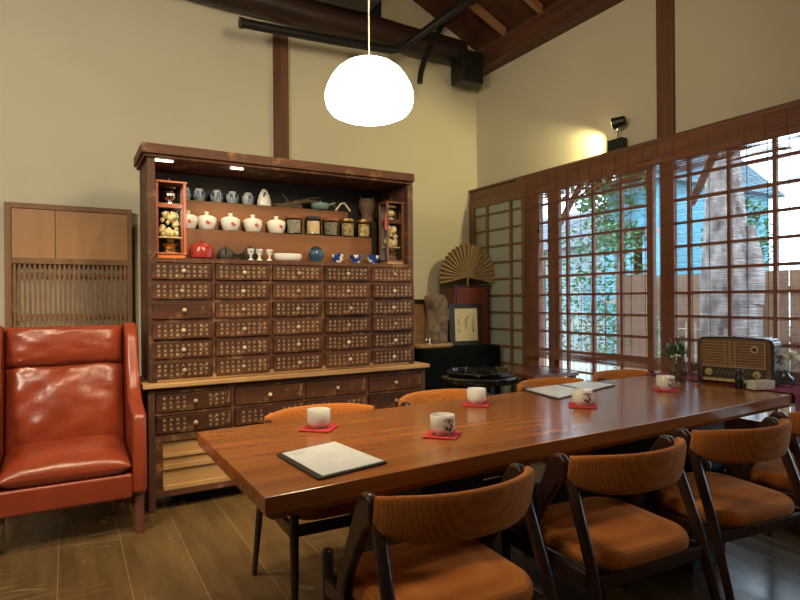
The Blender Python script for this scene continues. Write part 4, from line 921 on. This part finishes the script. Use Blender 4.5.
# neighbour houses
def house(name, label, x, y0, y1, z1, wallc, roofc, over=.5, ridge=1.3):
    t = thing(name, label, 'house', (x, (y0+y1)/2, -.2)); w_ = (y1-y0)/2
    MB().box(0, 4, -w_, w_, 0, z1).build('house_wall', M(name+'_wall', wallc, .9, var=.15, vscale=3), t)
    b = MB(); b.add([(-over, -w_-over, z1), (-over, w_+over, z1), (2, w_+over*.6, z1+ridge), (2, -w_-over*.6, z1+ridge), (4+over, -w_-over, z1), (4+over, w_+over, z1)], [(0, 1, 2, 3), (3, 2, 5, 4), (0, 3, 4), (1, 5, 2), (0, 4, 5, 1)])
    b.build('roof', M(name+'_roof', roofc, .7, var=.35, vscale=14, stretch=(.3, 3, 1)), t)
    for k in range(3):
        yy = -w_*.66+k*w_*.66; f_ = MB().box(-.05, .02, yy-.35, yy+.35, z1*.35, z1*.75).build('house_window', M(name+'_frame', (.25, .22, .2), .5), t); MB().box(-.055, -.051, yy-.30, yy+.30, z1*.38, z1*.72).build('pane', M(name+'_pane', (.10, .30, .38), .1), f_)
house('grey_roofed_house', 'neighbouring house with grey tiled roof beyond the left window', 11.5, 9.2, 14.5, 2.7, (.34, .42, .45), (.16, .19, .22))
house('blue_walled_house', 'bluish neighbouring house beyond the tree in the right window', 10, 7.25, 8.45, 3.7, (.12, .36, .46), (.10, .20, .25), .25, .9)
# striped banner outside left
t = thing('garden_banner', 'red and blue cloth banner hanging outside at the far left of the window', 'banner', (4.6, 4.75, .35))
MB().tube([(0, 0, -.55), (0, 0, 1.4)], .012, 8).build('pole', m_lat, t)
m_ban = M('banner_cloth', (.62, .06, .05), .8, var=1, vcol=(.05, .25, .5), vscale=3.5)
b = MB(); rings = [[(.02*sin(k*.9), .01+.34*k/10, z) for k in range(11)] for z in (.45, .8, 1.2)]
vs = [q for r_ in rings for q in r_]; fs = [[i*11+k, i*11+k+1, (i+1)*11+k+1, (i+1)*11+k] for i in range(2) for k in range(10)]
b.add(vs, fs); o = b.build('cloth', m_ban, t); md = o.modifiers.new('thick', 'SOLIDIFY'); md.thickness = .002
# eaves struts and posts outside the wall
m_eave = wood('eaves_wood', (.34, .20, .14), (.24, .13, .09), 2, .6)
def strut(y0, zl, label):
    o = MB().tube([(3.80, y0, zl), (4.52, y0, zl+1.0)], .036, 4).build('eaves_strut', m_eave); tag(o, label, 'strut')
strut(3.86, 1.72, 'diagonal wooden eaves strut outside the left lattice window'); strut(2.48, 1.88, 'diagonal wooden eaves strut outside the right lattice window')
b = MB(); b.add([(3.72, -2, 2.92), (4.7, -2, 2.62), (4.7, 6, 2.62), (3.72, 6, 2.92), (3.72, -2, 2.98), (4.7, -2, 2.68), (4.7, 6, 2.68), (3.72, 6, 2.98)], [(3, 2, 1, 0), (4, 5, 6, 7), (0, 1, 5, 4), (1, 2, 6, 5), (2, 3, 7, 6), (3, 0, 4, 7)])
b.build('trim_10', m_eave, kind='structure')
MB().box(4.2, 4.36, 1.72, 1.93, -.2, 2.45).build('trim_11', M('grey_post', (.12, .10, .10), .8), kind='structure')
